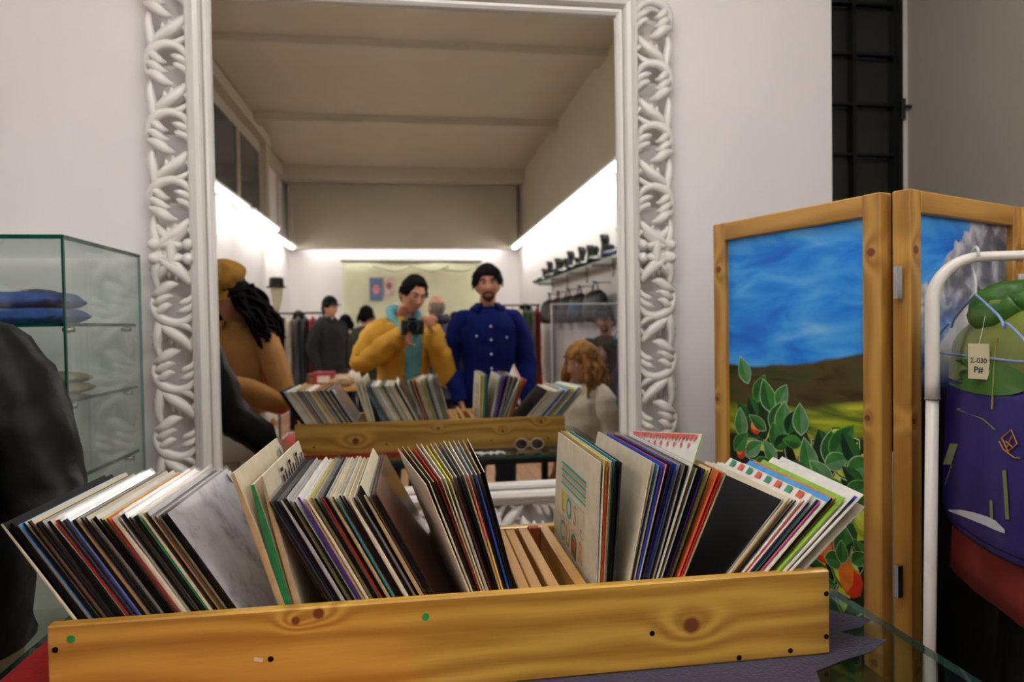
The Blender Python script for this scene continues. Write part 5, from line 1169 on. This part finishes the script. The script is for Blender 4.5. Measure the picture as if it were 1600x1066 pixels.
# glass shelf of boots on the right wall
sh = thing('wall_shelf', 'long glass shelf with brackets on the right wall carrying boots', 'shelf', (XR, -3.1, 2.0))
boxo('shelf_board', -.25, -.002, -2.0, 2.0, -.012, 0, mat('pale_green_glass', (168, 200, 190), .15, var=.1, scale=4, coat=.5), sh)
for y in (-1.9, -1.0, 0, 1.0, 1.9):
    bm = bmesh.new(); box(bm, -.22, -.001, y - .008, y + .008, -.03, -.0125); box(bm, -.02, -.001, y - .008, y + .008, -.12, -.0125); finish(bm, 'bracket', CHROME, sh)
def boot_mesh():
    bm = bmesh.new()
    rings_loft(bm, spline([(.02, .0, 0, .032, .04), (.07, .0, .0, .032, .04), (.13, 0, -.006, .028, .034), (.18, .004, -.014, .034, .04), (.215, .008, -.012, .042, .046), (.255, .0, -.002, .036, .042)], 3), 14, cap1=False)
    tube(bm, [(0, -.05, .045, .032), (0, .0, .05, .042), (0, .07, .036, .038), (0, .13, .028, .034), (0, .165, .022, .014)], 12, .8, (0, 0, 1), sm=3)
    return bm
bt = None; BOOTM = [mat('black_boot_leather', (14, 13, 13), .35, var=.3, scale=10), mat('brown_boot_leather', (52, 38, 28), .45, var=.3, scale=10), mat('navy_boot_leather', (26, 34, 64), .4, var=.3, scale=10)]
bootm = None
for k in range(14):
    y = -4.95 + k * .265 + (.05 if k % 2 else -.05); mm = 2 if k == 13 else (1 if k == 0 else 0)
    t = thing('boot', {0: 'dark brown boot at the far end of the glass shelf', 13: 'navy boot at the near end of the glass shelf'}.get(k, f'black leather boot, {["", "second", "third", "fourth", "fifth", "sixth", "seventh", "eighth", "ninth", "tenth", "eleventh", "twelfth", "thirteenth", ""][k]} from the far end of the glass shelf'), 'boot', (XR - .13, y, 2.0), PI / 2 + (.25 if k % 2 else -.1), 'boots on the glass shelf'); t.scale = (1, 1, (.8, 1.05, .62, 1.0, .9)[k % 5])
    o = finish(boot_mesh(), 'upper', BOOTM[mm], t, smooth=True) if mm or bootm is None else copyp(bootm, t)
    if not mm and bootm is None: bootm = o
    bm = bmesh.new(); tube(bm, [(0, -.075, .008, .03), (0, .0, .008, .042), (0, .10, .008, .040), (0, .168, .008, .016)], 12, .2, (0, 0, 1), sm=3); finish(bm, 'sole', BLACKM, t)
bagm = mat('black_bag_leather', (12, 12, 13), .4, var=.3, scale=8, bump=.2, bscale=20)
for k, y in enumerate((-4.5, -3.95, -3.4, -2.85, -2.2)):
    t = thing('handbag', f'{"maroon" if k == 1 else "black"} bag hung under the glass shelf, {["farthest", "second farthest", "middle one counting", "second nearest counting", "nearest one counting"][k]} from the mirror'.replace('farthest from', 'farthest from'), 'bag', (XR - .16, y, 1.56), 0, 'bags under the glass shelf')
    bm = bmesh.new(); w_ = (.13, .10, .19, .15, .22, .1)[k]; rings_loft(bm, spline([(-.12, 0, 0, .07, w_), (-.10, 0, 0, .12 + .02 * (k % 2), w_ + .02), (.06, 0, 0, .12, w_), (.15, 0, 0, .09, w_ * .95), (.19, 0, 0, .03, w_ * .8)], 3), 18); finish(bm, 'pouch', bagm if k != 1 else mat('maroon_bag', (70, 24, 24), .5), t, smooth=True)
    bm = bmesh.new(); tube(bm, [(0, -w_ * .6, .10, .007), (0, -w_ * .45, .22, .007), (0, 0, .28, .007), (0, w_ * .45, .22, .007), (0, w_ * .6, .10, .007)], 8, sm=4); finish(bm, 'strap', bagm, t, smooth=True)
    bm = bmesh.new(); tube(bm, [(.16, 0, .268, .006), (.0, 0, .268, .006), (-.03, 0, .285, .006)], 8); finish(bm, 'wall_peg', CHROME, t)
# tall clear panel in front of the two people on the right
a_, b_ = mirpt(862, 476, -.5), mirpt(975, 476, -.5)
gp = thing('acrylic_panel', 'tall framed clear panel standing at the right of the shop', 'panel', ((a_.x + b_.x) / 2, -.5, 0)); hw = (b_.x - a_.x) / 2; ph_ = a_.z
boxo('clear_sheet', -hw, hw, -.004, .004, .05, ph_, glassmat('acrylic', (.86, .88, .92, 1), 1., .02, haze=.05), gp)
bm = bmesh.new(); ED = .006
box(bm, -hw - ED, -hw, -.008, .008, .0, ph_ + ED); box(bm, hw, hw + ED, -.008, .008, .0, ph_ + ED); box(bm, -hw, hw, -.008, .008, ph_, ph_ + ED); finish(bm, 'edge_frame', mat('frosted_edge', (200, 204, 208), .3), gp)
for sx in (-1, 1): boxo('foot', sx * hw - .02 * (1 + sx) , sx * hw + .02 * (1 - sx), -.16, .16, 0, .05, BLACKM, gp)
# island table with goods in the middle of the shop
it = thing('island_table', 'wooden island table covered with goods in mid shop', 'table', (-.62, -2.9, 0))
boxo('table_top', -.55, .45, -.35, .35, .80, .84, PINE_S, it, .003)
for sx in (-.5, .4):
    for sy in (-.3, .3): boxo('leg', sx - .025, sx + .025, sy - .025, sy + .025, 0, .80, PINE_V, it)
for lab, px_, w_, h_, c1 in (('red and white box on the island table', 507, .10, .15, (150, 30, 24)), ('brown box on the island table', 492, .07, .13, (96, 52, 30)), ('pale bundle on the island table', 535, .13, .10, (176, 150, 120)), ('white and red bottle on the island table', 553, .055, .2, (210, 196, 188))):
    q = mirpt(px_, 590, -2.7); t = thing('goods_box' if 'box' in lab else ('cloth_bundle' if 'bundle' in lab else 'bottle'), lab, lab.split(' on ')[0].split()[-1], (q.x, -2.7, .84)); bm = bmesh.new()
    if 'box' in lab:
        box(bm, -w_, w_, -w_ * .7, w_ * .7, 0, h_, .004); finish(bm, 'carton', mat('goods_%d' % px_, c1, .5), t); bm = bmesh.new(); box(bm, -w_ * .6, w_ * .6, w_ * .7, w_ * .7 + .002, h_ * .3, h_ * .75); finish(bm, 'label_patch', mat('label_%d' % px_, (206, 190, 180) if px_ == 507 else (130, 90, 60), .6), t)
    elif 'bottle' in lab:
        rings_loft(bm, spline([(0, 0, 0, w_ * .9, w_ * .9), (.02, 0, 0, w_, w_), (h_ * .6, 0, 0, w_, w_), (h_ * .8, 0, 0, w_ * .4, w_ * .4), (h_, 0, 0, w_ * .4, w_ * .4)], 3), 16); finish(bm, 'bottle_body', mat('goods_%d' % px_, c1, .4), t, smooth=True); bm = bmesh.new(); rings_loft(bm, [(h_ * .15, 0, 0, w_ * 1.02, w_ * 1.02), (h_ * .45, 0, 0, w_ * 1.02, w_ * 1.02)], 16, cap0=False, cap1=False); finish(bm, 'label_band', RED, t)
    else:
        ball(bm, (0, 0, .06), .12, 1.3, .9, .5, 14); finish(bm, 'fabric', mat('goods_%d' % px_, c1, .9, bump=.4, bscale=30), t, smooth=True, disp=.015, dscale=12); bm = bmesh.new(); tube(bm, [(-.16, .02, .06, .004), (0, .115, .07, .004), (.16, .02, .06, .004)], 6, sm=4); finish(bm, 'tie', BLACKM, t)
# hat on a stand at the left
q = mirpt(432, 447, -4.0); t = thing('hat_stand', 'slim stand topped by a black hat left of the clothes rail', 'hat stand', (q.x, -4.0, 0))
bm = bmesh.new(); rings_loft(bm, spline([(q.z - .30, 0, 0, .02, .02), (q.z - .2, 0, 0, .05, .05), (q.z - .06, 0, 0, .07, .08), (q.z, 0, 0, .06, .07)], 3), 16); finish(bm, 'head_form', mat('linen_form', (176, 166, 140), .9), t, smooth=True)
bm = bmesh.new(); rings_loft(bm, [(q.z - .02, 0, 0, .11, .12), (q.z - .01, 0, 0, .115, .125), (q.z, 0, 0, .085, .095), (q.z + .09, 0, 0, .08, .09), (q.z + .10, 0, 0, .05, .06)], 20); finish(bm, 'hat', BLKC, t)
bm = bmesh.new(); tube(bm, [(0, 0, .02, .012), (0, 0, q.z - .28, .012)], 10); rings_loft(bm, [(0, 0, 0, .14, .14), (.02, 0, 0, .13, .13)], 20); finish(bm, 'pole', BLACKM, t)
# sunglasses and papers lying behind the crate
q = mirpt(827, 697, 1.43); sg = thing('sunglasses', 'brown sunglasses with pale rims lying behind the crate', 'sunglasses', (q.x, 1.43, TZ + .0022), .1)
RIM = mat('pale_horn_rim', (196, 178, 160), .3); LENS = mat('brown_lens', (60, 34, 22), .1, coat=.8)
for sx in (-1, 1):
    bm = bmesh.new(); tube(bm, [(sx * .034 + math.cos(a) * .027, 0, .027 + math.sin(a) * .023, .0035) for a in (2 * PI * i / 20 for i in range(21))], 8); f = finish(bm, 'rim', RIM, sg, smooth=True)
    bm = bmesh.new(); bm.faces.new([bm.verts.new((sx * .034 + math.cos(a) * .026, .0, .027 + math.sin(a) * .022)) for a in (2 * PI * i / 20 for i in range(20))]); finish(bm, 'lens', LENS, sg).modifiers.new('t', 'SOLIDIFY').thickness = .002
    bm = bmesh.new(); tube(bm, [(sx * .062, 0, .032, .003), (sx * .066, -.03, .024, .003), (sx * .05, -.05, .006, .003)], 6, sm=3); finish(bm, 'temple_arm', RIM, sg, smooth=True)
bm = bmesh.new(); tube(bm, [(-.009, 0, .034, .0035), (0, 0, .037, .0035), (.009, 0, .034, .0035)], 8); finish(bm, 'bridge', RIM, sg, smooth=True)
for lab, px_, w_, rz_ in (('loose white paper slip behind the crate', 752, .05, .2), ('crumpled white paper slip next to the sunglasses', 775, .035, -.3)):
    q = mirpt(px_, 708, 1.46); bm = bmesh.new(); rows = [[bm.verts.new((-w_ + 2 * w_ * i / 8, -.025 + .05 * j / 4, .004 + .004 * math.sin(i * 1.7 + j * 2 + rz_ * 9))) for j in range(5)] for i in range(9)]
    for a, b_ in zip(rows, rows[1:]):
        for j in range(4): bm.faces.new((a[j], b_[j], b_[j + 1], a[j + 1]))
    o = tag(finish(bm, 'paper_slip', WHC, loc=(q.x, 1.46, TZ), rot=(0, 0, rz_)), lab, 'paper'); o.modifiers.new('t', 'SOLIDIFY').thickness = .0006
